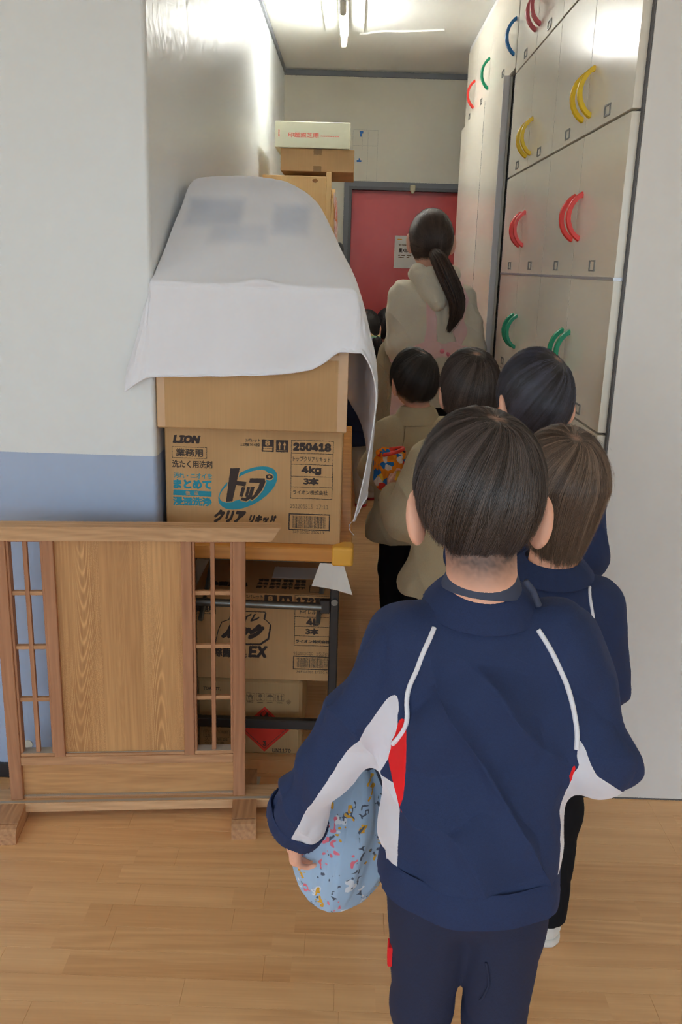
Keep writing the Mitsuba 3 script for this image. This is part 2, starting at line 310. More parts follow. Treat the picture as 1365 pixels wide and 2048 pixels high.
# ---------------------------------------------------------------- lockers
hrows = [(2.089, 2.50, 'handle_pink', 'pink'), (1.709, 2.089, 'handle_yellow', 'yellow'), (1.347, 1.709, 'handle_red', 'red'), (0.985, 1.347, 'handle_green', 'green'), (0.626, 0.985, 'handle_blue', 'blue'), (0.264, 0.612, 'handle_yellow', 'yellow')]
def bow(y, z, h, out, x=XF, r=0.0085):
    R = (h*h/4+out*out)/(2*out); tm = math.asin(h/2/R); th = np.linspace(-tm, tm, 17)
    zz = z+R*np.sin(th); xx = x-(R*np.cos(th)-R*math.cos(tm))
    sec = [(-0.006, -r), (0.004, -r), (0.006, -r*0.6), (0.006, r*0.6), (0.004, r), (-0.006, r)]
    V, n = [], len(sec)
    for i in range(17):
        nx, nz = -math.cos(th[i]), math.sin(th[i]); k = 1; w = 1.15-0.25*math.cos(th[i]*1.3)
        for a, b in sec: V.append((xx[i]+a*nx*k*1.0, y+b*w, zz[i]+a*nz*k))
    F = []
    for i in range(16):
        for j in range(n):
            a, b, c2, d = i*n+j, i*n+(j+1) % n, (i+1)*n+j, (i+1)*n+(j+1) % n
            F += [[a, b, d], [a, d, c2]]
    F += [[0, j+1, j] for j in range(1, n-1)]+[[16*n, 16*n+j, 16*n+j+1] for j in range(1, n-1)]
    m = trimesh.Trimesh(np.array(V), np.array(F), process=False)
    e = [bx(x-0.008, x+0.0005, y-r*0.9, y+r*0.9, z+s*(h/2-0.004)-0.006, z+s*(h/2-0.004)+0.006, 0.0015) for s in (-1, 1)]
    return cat(m, *e)
def holder(parent, y, z):
    g = frame_poly(y-0.025, y+0.025, z-0.0135, z+0.0135, 0.0035)
    obj('card_holder', prism(g, 'x', XF-0.003, XF+0.001), 'holder', parent)
DY = [0.004, 0.425, 0.835, 1.24, 1.645]
pos = ['near', 'far']
for ri, (z0, z1, hm, cn) in enumerate(hrows):
    for pi in range(2):
        ya, ym, yb = DY[pi*2:pi*2+3]
        rowname = ['top', 'second', 'third', 'fourth', 'fifth', 'lowest'][ri]
        k = thing('locker_cabinet', f'white two door locker with {cn} bow handles in the {rowname} row, {"nearest the room" if pi == 0 else "farther down the corridor"}', 'locker', 'white lockers along the corridor')
        obj('body', bx(XW, 1.56, ya+0.001, yb-0.001, z0+0.001, z1-0.001), 'laminate_side', k)
        for ys in (ym, yb): obj('door_seal', bx(XF+0.0008, XW, ys-0.0017, ys+0.0017, z0+0.003, z1-0.003), 'groove', k)  # dark strips that paint the shade in the gaps beside the doors
        for di, (a, b, hy) in enumerate(((ya, ym, ym-0.045), (ym, yb, ym+0.035))):
            d = obj('door', bx(XF, XW, a+0.0018, b-0.0018, z0+0.003, z1-0.003, 0.001), 'laminate', k)
            obj('handle', bow(hy, z0+(0.125, 0.099, 0.156, 0.160, 0.160, 0.150)[ri], 0.116, 0.034), hm, d, smooth=40, label=f'{cn} bow handle')
            holder(d, (a+b)/2-0.004, z0+0.03)
obj('trim_3', bx(1.0874, 1.0889, 0.003, 1.644, 0.30, 2.49), 'groove', kind=S)  # dark sheet behind the doors, its colour stands in for shade in the gaps
mk = obj('divider_rail', bx(XF-0.002, XW, 0.004, 1.645, 1.3435, 1.3505), 'metal_strip', label='silver metal rail between the red and the green handled lockers', category='rail')
pl = obj('locker_plinth', bx(XF+0.012, 1.56, 0.004, 3.28, 0.0, 0.262, 0.002), 'laminate_side', label='white plinth under the locker wall', category='plinth')
# end panel that faces the room
ep = obj('end_panel', bx(XW+0.003, 1.64, -0.012, 0.002, 0.004, ZC, 0.001), 'laminate_side', label='wide plain white end panel of the locker wall, facing the room', category='panel')
obj('edge_strip', bx(XW-0.001, XW+0.002, -0.010, 0.002, 0.20, 2.5), 'groove', ep)
obj('foot_strip', bx(XW+0.003, 1.64, -0.0118, 0.0, 0.0, 0.004), 'groove', ep)
# far part: top row of single door lockers, tall doors below, standing a little proud
for a, b, hm, cn in ((1.66, 2.36, 'handle_blue', 'blue'), (2.36, 2.88, 'handle_green', 'green'), (2.88, 3.285, 'handle_red', 'red')):
    k = thing('overhead_locker', f'white overhead locker with one {cn} bow handle above the tall doors', 'locker', 'overhead lockers far down the corridor')
    obj('body', bx(XW, 1.56, a+0.001, b-0.001, 2.115, 2.50), 'laminate_side', k)
    d = obj('door', bx(XF, XW, a+0.001, b-0.001, 2.114, 2.499, 0.001), 'laminate', k)
    obj('handle', bow(a+0.05, 2.235, 0.13, 0.034, r=0.008), hm, d, smooth=40, label=f'{cn} bow handle')
    holder(d, a+0.30 if b-a > 0.6 else (a+b)/2, 2.15)
obj('trim_4', bx(XF+0.004, 1.6, 0.004, 3.285, 2.5005, ZC-0.002), 'laminate_side', kind=S)
for a, b, x, nm in ((1.80, 2.86, 1.050, 'nearer'), (2.863, 3.285, 1.052, 'farther')):
    k = thing('tall_cabinet', f'tall plain glossy white cabinet door below the overhead lockers, the {nm} one', 'cabinet', 'tall cabinets far down the corridor')
    obj('body', bx(1.095, 1.56, a+0.002, b-0.002, 0.264, 2.110), 'laminate_side', k)
    obj('door', bx(x, 1.085, a, b-0.001, 0.27, 2.110, 0.0015), 'laminate', k)
    if nm == 'nearer': obj('edge_profile', bx(x-0.003, 1.073, a-0.006, a, 0.27, 2.112, 0.001), 'edge_grey', k, label='pale grey metal edge profile')
    if nm == 'nearer': obj('seam', bx(x-0.0008, x+0.002, 2.345, 2.349, 0.27, 2.108), 'holder', k)
obj('trim_5', bx(1.088, 1.56, 1.66, 1.80, 0.0, 2.11), 'black_base', kind=S)  # black filler, the shade of the gap beside the tall cabinet as colour

mat('edge_grey', lin(226, 222, 222), 0.4, 0.4)
# ---------------------------------------------------------------- corridor lamp
def tube_lamp(x, y0, y1, z, rad, label, base=0.10, key='ceiling_lamp'):
    k = thing(key, label, 'ceiling lamp')
    obj('base', bx(x-0.022, x+0.022, y0-0.06, y1+0.015, z+0.03, ZC, 0.004), 'lamp_body', k)
    obj('back_plate', bx(x-base, x+base, y0-0.06, y1+0.15, ZC-0.012, ZC-0.001, 0.002), 'ceiling_paint', k)
    obj('lamp_holder', bx(x-0.015, x+0.015, y0-0.03, y0+0.002, z-0.022, z+0.045, 0.006), 'lamp_holder', k)
    obj('lamp_holder', bx(x-0.015, x+0.015, y1-0.002, y1+0.022, z-0.022, z+0.045, 0.006), 'lamp_holder', k)
    m = tube([(x, y0, z), (x, y1, z)], 0.0145, 20)
    if rad > 0:
        scene[k+'__tube'] = mikit.ply(m, 'lamp_body', smooth=40, emitter={'type': 'area', 'radiance': rgb([rad*1.0, rad*1.0, rad*0.95])}); USED.add(k+'__tube')
    return k
tube_lamp(0.386, 2.225, 2.81, 2.435, TUBE, 'short fluorescent tube lamp glowing on the corridor ceiling')
xs = np.array([(0.463, 3.03), (0.50, 3.02), (0.535, 2.985), (0.59, 2.962), (0.68, 2.955), (0.79, 2.93), (0.893, 2.894)])
obj('ceiling_cable', tube([(a, b, ZC-0.004) for a, b in xs], 0.006, 6), 'cable', smooth=True, label='thin white cable running across the corridor ceiling beside the lamp', category='cable')
for lx, ly in ((-1.6, -4.6), (-1.6, -2.2), (1.8, -4.6), (1.8, -2.2)):  # unseen tube lamps, added to help light the room
    tube_lamp(lx, ly, ly+1.2, 2.435, ROOMTUBE, f'added unseen fluorescent tube lamp on the ceiling of the room, {"left" if lx < 0 else "right"} {"rear" if ly < -3 else "front"} one', key='room_lamp')
    labels[sorted(k for k in labels if k.startswith('room_lamp') and '__' not in k)[-1]]['group'] = 'added room ceiling lamps'
# ================================================================ low wooden screen in front
SB = 0.0925
def scr(m):
    """screen frame: x along the screen, y depth behind its front plane -> world"""
    a = math.atan(SB); c, s_ = math.cos(a), math.sin(a); v = m.vertices.copy()
    w = np.stack([c*v[:, 0]-s_*v[:, 1], -0.15+s_*v[:, 0]+c*v[:, 1], v[:, 2]], 1)
    return trimesh.Trimesh(w, m.faces, process=False)
sc = thing('wooden_screen', 'low wooden divider screen with lattice windows and a plain board, on block feet', 'screen')
def sp(name, m, mt, **k): return obj(name, scr(m), mt, sc, **k)
DP = 0.036
rail = Polygon([(-0.452, 0.728), (0.292, 0.728), (0.300, 0.737), (0.316, 0.762), (-0.476, 0.762), (-0.46, 0.737)])
sp('top_rail', prism(rail, 'y', -0.006, DP+0.006), 'old_wood_pale')
sp('bottom_rail', bx(-0.52, 0.36, -0.016, DP+0.016, 0.022, 0.047, 0.0015), 'old_wood_pale')
for x0, x1 in ((-0.349, -0.319), (0.203, 0.233)): sp('post', bx(x0, x1, 0, DP, 0.047, 0.728, 0.0015), 'old_wood_z')
for x0, x1 in ((-0.236, -0.211), (0.082, 0.107)): sp('stile', bx(x0, x1, 0.002, DP-0.002, 0.165, 0.728, 0.0012), 'old_wood_z')
sp('middle_rail', bx(-0.319, 0.203, 0.001, DP-0.001, 0.143, 0.166, 0.0012), 'old_wood_x')
sp('board', bx(-0.213, 0.084, 0.014, 0.022, 0.164, 0.728), 'old_panel', label='plain board with swirling grain')
sp('lower_board', bx(-0.322, 0.206, 0.014, 0.022, 0.045, 0.145), 'old_board_x')
for x0, x1 in ((-0.319, -0.236), (0.107, 0.203)):
    xm = (x0+x1)/2
    for a, b, z0, z1 in ((x0, x0+0.006, 0.166, 0.728), (x1-0.006, x1, 0.166, 0.728), (x0+0.006, x1-0.006, 0.722, 0.728)):
        sp('lattice_edge', bx(a, b, 0.006, DP-0.006, z0, z1, 0.0008), 'old_wood_z')
    sp('lattice_sill', bx(x0, x1, 0.004, DP-0.004, 0.166, 0.175, 0.001), 'old_wood_x')
    sp('muntin', bx(xm-0.005, xm+0.005, 0.010, 0.022, 0.174, 0.723, 0.0008), 'old_wood_z')
    for z in (0.593, 0.455, 0.317): sp('crossbar', bx(x0+0.005, x1-0.005, 0.012, 0.024, z-0.005, z+0.005, 0.0008), 'old_wood_x')
for x0, x1, z0, z1, y0, y1 in ((-0.211, 0.082, 0.164, 0.1655, 0.001, 0.013), (-0.319, 0.203, 0.0465, 0.0485, 0.003, 0.013)):
    sp('bead', bx(x0, x1, y0+0.004, y1+0.004, z0, z1+0.006, 0.0008), 'old_wood_x')
for nm, b in (('dust_line', [(-0.318, -0.237, 0.004, 0.034, 0.175), (0.108, 0.202, 0.004, 0.034, 0.175), (-0.21, 0.081, 0.008, 0.0139, 0.1722), (-0.5, 0.34, -0.013, -0.002, 0.047), (-0.319, 0.203, 0.004, 0.0139, 0.0546)]),):
    for x0, x1, y0, y1, z in b: sp(nm, bx(x0+0.001, x1-0.001, y0+0.001, y1-0.0005, z-0.0004, z+0.0003), 'dust')
for xc in (-0.340, 0.232):
    foot = Polygon([(-0.115, 0), (0.155, 0), (0.155, 0.026), (0.148, 0.034), (0.135, 0.038), (0.060, 0.0455), (-0.018, 0.0465), (-0.090, 0.042), (-0.104, 0.036), (-0.113, 0.026)])
    f = prism(foot.difference(Polygon([(-0.092, 0.046), (-0.088, 0.046), (-0.088, 0.0385), (-0.092, 0.0375)])), 'x', xc-0.030, xc+0.030)
    sp('foot', f, 'old_wood_y')

# ================================================================ folding table in the corridor
tb = thing('folding_table', 'low folding table with wood grain top and orange corner guard against the corridor wall', 'table')
TX0, TX1, TY0, TY1, TZ = 0.022, 0.484, 0.006, 1.80, 0.672
obj('table_top', bx(TX0, TX1, TY0, TY1, TZ-0.036, TZ, 0.003), 'table_wood', tb)
g = trimesh.convex.convex_hull(np.vstack([trimesh.creation.icosphere(1, 0.008).vertices+np.array(c) for c in [(x, y, z) for x in (TX1-0.042, TX1-0.003) for y in (TY0+0.003, TY0+0.02) for z in (TZ-0.037, TZ-0.002)]+[(TX1-0.02, TY0+0.045, TZ-0.002), (TX1-0.003, TY0+0.045, TZ-0.002), (TX1-0.003, TY0+0.045, TZ-0.037)]]))
obj('corner_guard', g, 'corner_guard', tb, smooth=40, label='orange rubber corner guard')
for lx in (0.062, 0.444):
    obj('leg', bx(lx-0.012, lx+0.012, 0.085, 0.11, 0.0, 0.60, 0.003), 'black_metal', tb)
    obj('leg', bx(lx-0.012, lx+0.012, 1.66, 1.685, 0.0, 0.60, 0.003), 'black_metal', tb)
    obj('side_bracket', bx(lx-0.014, lx+0.016, 0.075, 0.40, 0.60, 0.634, 0.002), 'black_metal', tb)
    obj('bolt', tube([(lx, 0.078, 0.50), (lx, 0.09, 0.50)], 0.009, 10), 'steel', tb)
obj('cross_tube', tube([(0.066, 0.085, 0.488), (0.41, 0.085, 0.485)], 0.0105, 10), 'steel', tb, smooth=40)
obj('cross_plate', bx(0.405, 0.432, 0.078, 0.098, 0.468, 0.505, 0.002), 'black_metal', tb)
obj('lower_bar', bx(0.07, 0.44, 0.086, 0.108, 0.118, 0.146, 0.003), 'black_metal', tb)
obj('under_tube', tube([(0.08, 0.12, 0.606), (0.42, 0.12, 0.606)], 0.010, 8), 'steel', tb, smooth=40)
for lx in (0.085, 0.40):
    obj('brace', tube([(lx, 0.10, 0.43), (lx+0.01, 0.20, 0.52), (lx+0.012, 0.32, 0.615)], 0.007, 6), 'steel', tb)
pt = obj('paper_scrap', shell(np.array([[(0.405+0.06*u-0.018*(1-v)*(1-u)*0+(-0.02+0.045*u)*v, 0.012+0.010*v*math.sin(u*3), 0.632-0.062*v-0.022*v*u) for v in np.linspace(0, 1, 6)] for u in np.linspace(0, 1, 7)]), 0.0006), 'paper', label='scrap of white paper hanging from the underside of the table corner', category='paper')

obj('floor_tape', bx(0.243, 0.256, -0.06, 0.035, 0.0002, 0.0008), 'faint_line', label='short strip of pale tape on the floor beside the wooden screen', category='tape')
# ================================================================ cartons
LB = thing('cardboard_box', 'brown carton of laundry detergent with black and teal printing, standing on the table', 'cardboard box')
obj('carton', bx(0.0125, 0.4535, 0.040, 0.50, TZ, 0.968, 0.002), 'cardboard', LB)
y = 0.040
TP = text_poly
prints(LB, y, [fit(TP('LION', 4), 0.032, 0.102, 0.924, 0.944, 0.22)], 'ink_dark', 'brand_lettering')
prints(LB, y, [frame_poly(0.030, 0.117, 0.886, 0.915, 0.0011), fit(TP('業務用', 1), 0.040, 0.107, 0.890, 0.911)], 'ink_dark')
prints(LB, y, [fit(TP('洗たく用洗剤', 1), 0.030, 0.130, 0.862, 0.881)], 'ink_dark')
prints(LB, y, [fit(TP('汚れ・ニオイを', 1), 0.033, 0.129, 0.835, 0.849)], 'ink_teal', label='teal printing')
prints(LB, y, [fit(TP('まとめて', 3), 0.032, 0.128, 0.808, 0.832), fit(TP('浸透洗浄', 2), 0.030, 0.128, 0.764, 0.787)], 'ink_teal', label='teal printing')
bar = Polygon([(0.0305, 0.791), (0.127, 0.789), (0.1275, 0.803), (0.0325, 0.805)])
prints(LB, y, [bar.difference(union_all([fit(TP('徹', 1), 0.062, 0.074, 0.7915, 0.8025), fit(TP('底', 1), 0.083, 0.095, 0.7915, 0.8025)]))], 'ink_teal', label='teal bar')
prints(LB, y, [fit(TP('1パレット', 1), 0.213, 0.249, 0.932, 0.941), fit(TP('12梱×4段', 1), 0.200, 0.249, 0.921, 0.930)], 'ink_dark')
def pallet8(x, z, s): # stacking mark: 8 over two bars
    return sbox(x, z, x+s, z+s*1.03).difference(union_all([fit(TP('8', 3), x+s*.28, x+s*.68, z+s*.5, z+s*.95), sbox(x+s*.12, z+s*.28, x+s*.88, z+s*.42), sbox(x+s*.12, z+s*.1, x+s*.88, z+s*.24)]))
def arrows(x, z, s, fill=True):
    a = [Polygon([(x+s*c-s*.14, z+s*.58), (x+s*c+s*.14, z+s*.58), (x+s*c, z+s*.88)]) for c in (.3, .7)]+[sbox(x+s*c-s*.05, z+s*.2, x+s*c+s*.05, z+s*.6) for c in (.3, .7)]+[sbox(x+s*.12, z+s*.09, x+s*.88, z+s*.15)]
    return sbox(x, z, x+s, z+s).difference(union_all(a)) if fill else union_all(a)
prints(LB, y, [pallet8(0.253, 0.909, 0.030), arrows(0.2885, 0.909, 0.030)], 'ink_dark', 'handling_mark')
def infotable(x0, x1, zs, t=0.0012):
    return [frame_poly(x0, x1, zs[-1], zs[0], t)]+[sbox(x0, z-t/2, x1, z+t/2) for z in zs[1:-1]]
prints(LB, y, infotable(0.326, 0.431, [0.9405, 0.9075, 0.8795, 0.849, 0.8215, 0.7915]), 'ink_dark', 'printed_table')
prints(LB, y, [fit(TP('250418', 4), 0.331, 0.425, 0.9135, 0.9345), fit(TP('トップクリアリキッド', 1), 0.331, 0.424, 0.887, 0.900), fit(TP('4kg', 3), 0.352, 0.402, 0.853, 0.876), fit(TP('3本', 3), 0.357, 0.396, 0.827, 0.846), fit(TP('ライオン株式会社', 1), 0.332, 0.419, 0.802, 0.814)], 'ink_dark')
prints(LB, y, [fit(TP('251205S13', 0), 0.326, 0.382, 0.766, 0.777), fit(TP('17:11', 0), 0.391, 0.422, 0.766, 0.777)], 'ink_faint')
brng = np.random.default_rng(5)
def barcode(x0, x1, z0, z1):
    o = [frame_poly(x0, x1, z0, z1, 0.0028)]; x = x0+0.011
    while x < x1-0.011:
        w = brng.choice([0.0006, 0.0009, 0.0014]); o.append(sbox(x, z0+0.006, x+w, z1-0.006)); x += w+brng.choice([0.0007, 0.0011, 0.0016])
    return o
prints(LB, y, barcode(0.322, 0.427, 0.7085, 0.7525), 'ink_dark', 'barcode')
prints(LB, y, [fit(TP('349 03301 25041 9', 0), 0.333, 0.413, 0.7005, 0.7075)], 'ink_dark')
# logo: leaning teal ring behind bold lettering
ell = affinity.rotate(affinity.scale(Point(0, 0).buffer(1, 32), 0.083, 0.043), 32)
ell = affinity.translate(ell, 0.2185, 0.8145).difference(affinity.translate(affinity.rotate(affinity.scale(Point(0, 0).buffer(1, 32), 0.070, 0.026), 32), 0.2085, 0.8195))
def katakana_top():
    to = [Polygon([(0.0, 0.0), (0.14, 0.02), (0.30, 1.0), (0.10, 0.985)]), Polygon([(0.205, 0.62), (0.44, 0.60), (0.42, 0.47), (0.20, 0.50)])]
    tsu = [Polygon([(0.29, 0.17), (0.36, 0.16), (0.42, 0.44), (0.345, 0.45)]), Polygon([(0.41, 0.17), (0.47, 0.165), (0.525, 0.45), (0.46, 0.455)]), Polygon([(0.33, 0.06), (0.44, 0.03), (0.56, 0.16), (0.62, 0.46), (0.54, 0.465), (0.49, 0.22), (0.42, 0.13), (0.34, 0.14)])]
    pu = [Polygon([(0.52, 0.71), (0.83, 0.72), (0.85, 0.62), (0.78, 0.38), (0.66, 0.18), (0.56, 0.07), (0.52, 0.11), (0.60, 0.22), (0.70, 0.46), (0.725, 0.58), (0.50, 0.58)])]
    ring = Point(0.93, 0.77).buffer(0.075).difference(Point(0.93, 0.77).buffer(0.032))
    return union_all(to+tsu+pu+[ring])
top = affinity.affine_transform(katakana_top(), [0.117, 0, 0, 0.088, 0.1635, 0.7775])
halo = top.buffer(0.0026)
prints(LB, y, [ell.difference(halo)], 'ink_teal', 'logo_ring', label='teal ring of the logo')
prints(LB, y, [top], 'ink_dark', 'logo_lettering')
prints(LB, y, [fit(TP('クリア', 4), 0.129, 0.2165, 0.722, 0.757, 0.3), fit(TP('リキッド', 4), 0.2185, 0.293, 0.721, 0.746, 0.3)], 'ink_dark', 'logo_lettering')
# plain carton on it, half under the cloth
UB = thing('cardboard_box', 'plain brown carton with clear taped edges, half under the white cloth', 'cardboard box')
obj('carton', bx(0.004, 0.4615, -0.005, 0.44, 0.969, 1.302, 0.003), 'cardboard', UB)
for a, b, c, d in ((0.0062, 0.024, 0.972, 1.30), (0.438, 0.4610, 0.972, 1.30), (0.024, 0.438, 1.142, 1.154)):
    obj('clear_tape', bx(a, b, -0.0054, -0.0048, c, d), 'packing_tape', UB)
CB = thing('storage_box', 'box with bluish sides hidden under the white cloth', 'storage box')
mat('box_blue', lin(150, 170, 205), 0.5, 0.3)
obj('body', bx(0.03, 0.265, 0.43, 0.80, 1.302, 1.565, 0.008), 'box_blue', CB)
# cartons under the table
yA = 0.150
AB = thing('cardboard_box', 'brown carton with large outlined black lettering under the table, upper one of its stack', 'cardboard box')
obj('carton', bx(0.058, 0.4555, yA, 0.55, 0.237, 0.4925, 0.002), 'cardboard', AB)
prints(AB, yA, [fit(TP('1パレット', 1), 0.203, 0.248, 0.478, 0.488), fit(TP('12梱×4段', 1), 0.196, 0.248, 0.466, 0.475)], 'ink_dark')
prints(AB, yA, [pallet8(0.252, 0.454, 0.034), arrows(0.293, 0.454, 0.034)], 'ink_dark', 'handling_mark')
prints(AB, yA, infotable(0.335, 0.446, [0.491, 0.455, 0.428, 0.400, 0.372, 0.343]), 'ink_dark', 'printed_table')
prints(AB, yA, [fit(TP('172314', 4), 0.339, 0.438, 0.462, 0.485), fit(TP('トイレルック', 1), 0.350, 0.416, 0.436, 0.450), fit(TP('4L', 3), 0.367, 0.402, 0.404, 0.424), fit(TP('3本', 3), 0.365, 0.402, 0.376, 0.395), fit(TP('ライオン株式会社', 2), 0.339, 0.434, 0.351, 0.361)], 'ink_dark')
prints(AB, yA, [fit(TP('251002C10', 0), 0.334, 0.388, 0.315, 0.324), fit(TP('15:30', 0), 0.397, 0.428, 0.315, 0.324)], 'ink_faint')
prints(AB, yA, barcode(0.333, 0.440, 0.271, 0.312), 'ink_dark', 'barcode')
prints(AB, yA, [fit(TP('349 03301 17231 4', 0), 0.343, 0.43, 0.261, 0.268)], 'ink_dark')
prints(AB, yA, [frame_poly(0.061, 0.119, 0.429, 0.458, 0.0011), fit(TP('業務用', 2), 0.066, 0.114, 0.434, 0.453)], 'ink_dark')
ruk = union_all([fit(TP('トイレ', 3), 0.166, 0.244, 0.409, 0.433, 0.5), fit(TP('ルック', 7), 0.130, 0.258, 0.356, 0.402, 0.45)])
body = union_all([Polygon([(0.118, 0.343), (0.240, 0.345), (0.262, 0.362), (0.268, 0.402), (0.257, 0.414), (0.250, 0.417), (0.254, 0.438), (0.166, 0.438), (0.155, 0.412), (0.136, 0.405), (0.126, 0.380)]).buffer(0.004).buffer(-0.002)])
prints(AB, yA, [body.difference(body.buffer(-0.0022))], 'ink_dark', 'logo_outline')
shade = affinity.translate(body, 0.002, -0.003).difference(body)
prints(AB, yA, [shade], 'ink_dark', 'logo_outline')
prints(AB, yA, [ruk], 'ink_dark', 'logo_lettering')
prints(AB, yA, [fit(TP('除菌消臭', 2), 0.114, 0.204, 0.301, 0.333), fit(TP('EX', 3), 0.208, 0.262, 0.303, 0.338, 0.1)], 'ink_dark', 'logo_lettering')
def topprint(polys, bsdf, name):
    g = union_all(polys); g = [q for q in getattr(g, 'geoms', [g]) if q.area > 1e-8]
    obj(name, cat(*[prism(q, 'z', 0.4923, 0.4931) for q in g]), bsdf, AB)
topprint([fit(TP(w, 2), 0.225+0.035*i, 0.255+0.035*i, 0.19+0.028*j, 0.212+0.028*j) for i in range(4) for j, w in enumerate(('時下', '品名', '管理'))], 'ink_dark', 'top_lettering')
topprint([fit(TP('除菌消臭', 3), 0.09, 0.20, 0.20, 0.235)], 'ink_dark', 'top_lettering')
topprint([sbox(0.262, 0.277, 0.395, 0.375)], 'paper', 'shipping_label')
topprint([frame_poly(0.372, 0.402, 0.17, 0.225, 0.002), Point(0.410, 0.195).buffer(0.006)], 'ink_dark', 'top_lettering')
yB_ = 0.150
BB = thing('cardboard_box', 'low carton with a red flammable diamond on its front, under the table', 'cardboard box')
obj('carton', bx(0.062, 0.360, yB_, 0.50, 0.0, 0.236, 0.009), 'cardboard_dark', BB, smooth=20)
prints(BB, yB_, [fit(TP('TOAMIT,', 1), 0.082, 0.131, 0.198, 0.209)], 'ink_dark')
ic = []
for i in range(4):
    x = 0.203+i*0.0275; z = 0.171; s = 0.0235; ic.append(frame_poly(x, x+s, z, z+s, 0.0009))
    c = x+s/2
    if i == 0: ic += [Point(c, z+s*.6).buffer(s*.2), Polygon([(c-s*.36, z+s*.72), (c-s*.28, z+s*.72), (c-s*.12, z+s*.36), (c-s*.12, z+s*.12), (c-s*.24, z+s*.12), (c-s*.26, z+s*.36)]), Polygon([(c+s*.36, z+s*.72), (c+s*.28, z+s*.72), (c+s*.12, z+s*.36), (c+s*.12, z+s*.12), (c+s*.24, z+s*.12), (c+s*.26, z+s*.36)])]
    if i == 1: ic += [Point(c, z+s*.64).buffer(s*.22), sbox(c-s*.04, z+s*.18, c+s*.04, z+s*.5), sbox(c-s*.2, z+s*.13, c+s*.2, z+s*.19)]
    if i == 2: ic += [Point(c, z+s*.5).buffer(s*.36).intersection(sbox(c-s, z+s*.5, c+s, z+s)), sbox(c-s*.02, z+s*.18, c+s*.02, z+s*.55)]
    if i == 3: ic.append(arrows(x, z, s, False))
    ic.append(sbox(x+0.003, z-0.006, x+s-0.004, z-0.004))
ic.append(Point(0.322, 0.170).buffer(0.0065).difference(Point(0.322, 0.170).buffer(0.0055))); ic.append(Point(0.322, 0.170).buffer(0.003).difference(Point(0.322, 0.171).buffer(0.0018)))
prints(BB, yB_, ic, 'ink_faint', 'handling_mark')
hz = Polygon([(0.255, 0.011), (0.326, 0.082), (0.255, 0.153), (0.184, 0.082)])
inr = Polygon([(0.255, 0.021), (0.316, 0.082), (0.255, 0.143), (0.194, 0.082)])
prints(BB, yB_, [hz], 'hazard_red', 'hazard_diamond', t=0.0005, label='red diamond hazard label')
fl = Polygon([(0.236, 0.098), (0.232, 0.112), (0.240, 0.121), (0.243, 0.130), (0.252, 0.122), (0.262, 0.136), (0.266, 0.124), (0.275, 0.118), (0.278, 0.106), (0.272, 0.096), (0.268, 0.108), (0.262, 0.110), (0.256, 0.101), (0.250, 0.112), (0.245, 0.105), (0.243, 0.096)])
prints(BB, yB_-0.0004, [inr.difference(inr.buffer(-0.0014)), fl, sbox(0.236, 0.0875, 0.275, 0.0895), fit(TP('3', 2), 0.250, 0.260, 0.030, 0.045)], 'ink_dark', 'hazard_mark')
prints(BB, yB_, [fit(TP('UN1170', 1), 0.278, 0.330, 0.010, 0.022)], 'ink_dark')
prints(BB, yB_, [frame_poly(0.081, 0.156, 0.052, 0.074, 0.0007), fit(TP('アルコール製剤', 0), 0.084, 0.15, 0.064, 0.072), fit(TP('18 L', 0), 0.086, 0.11, 0.053, 0.062), fit(TP('火気厳禁', 0), 0.084, 0.15, 0.040, 0.050), fit(TP('保管注意', 0), 0.084, 0.14, 0.030, 0.038)], 'ink_faint')

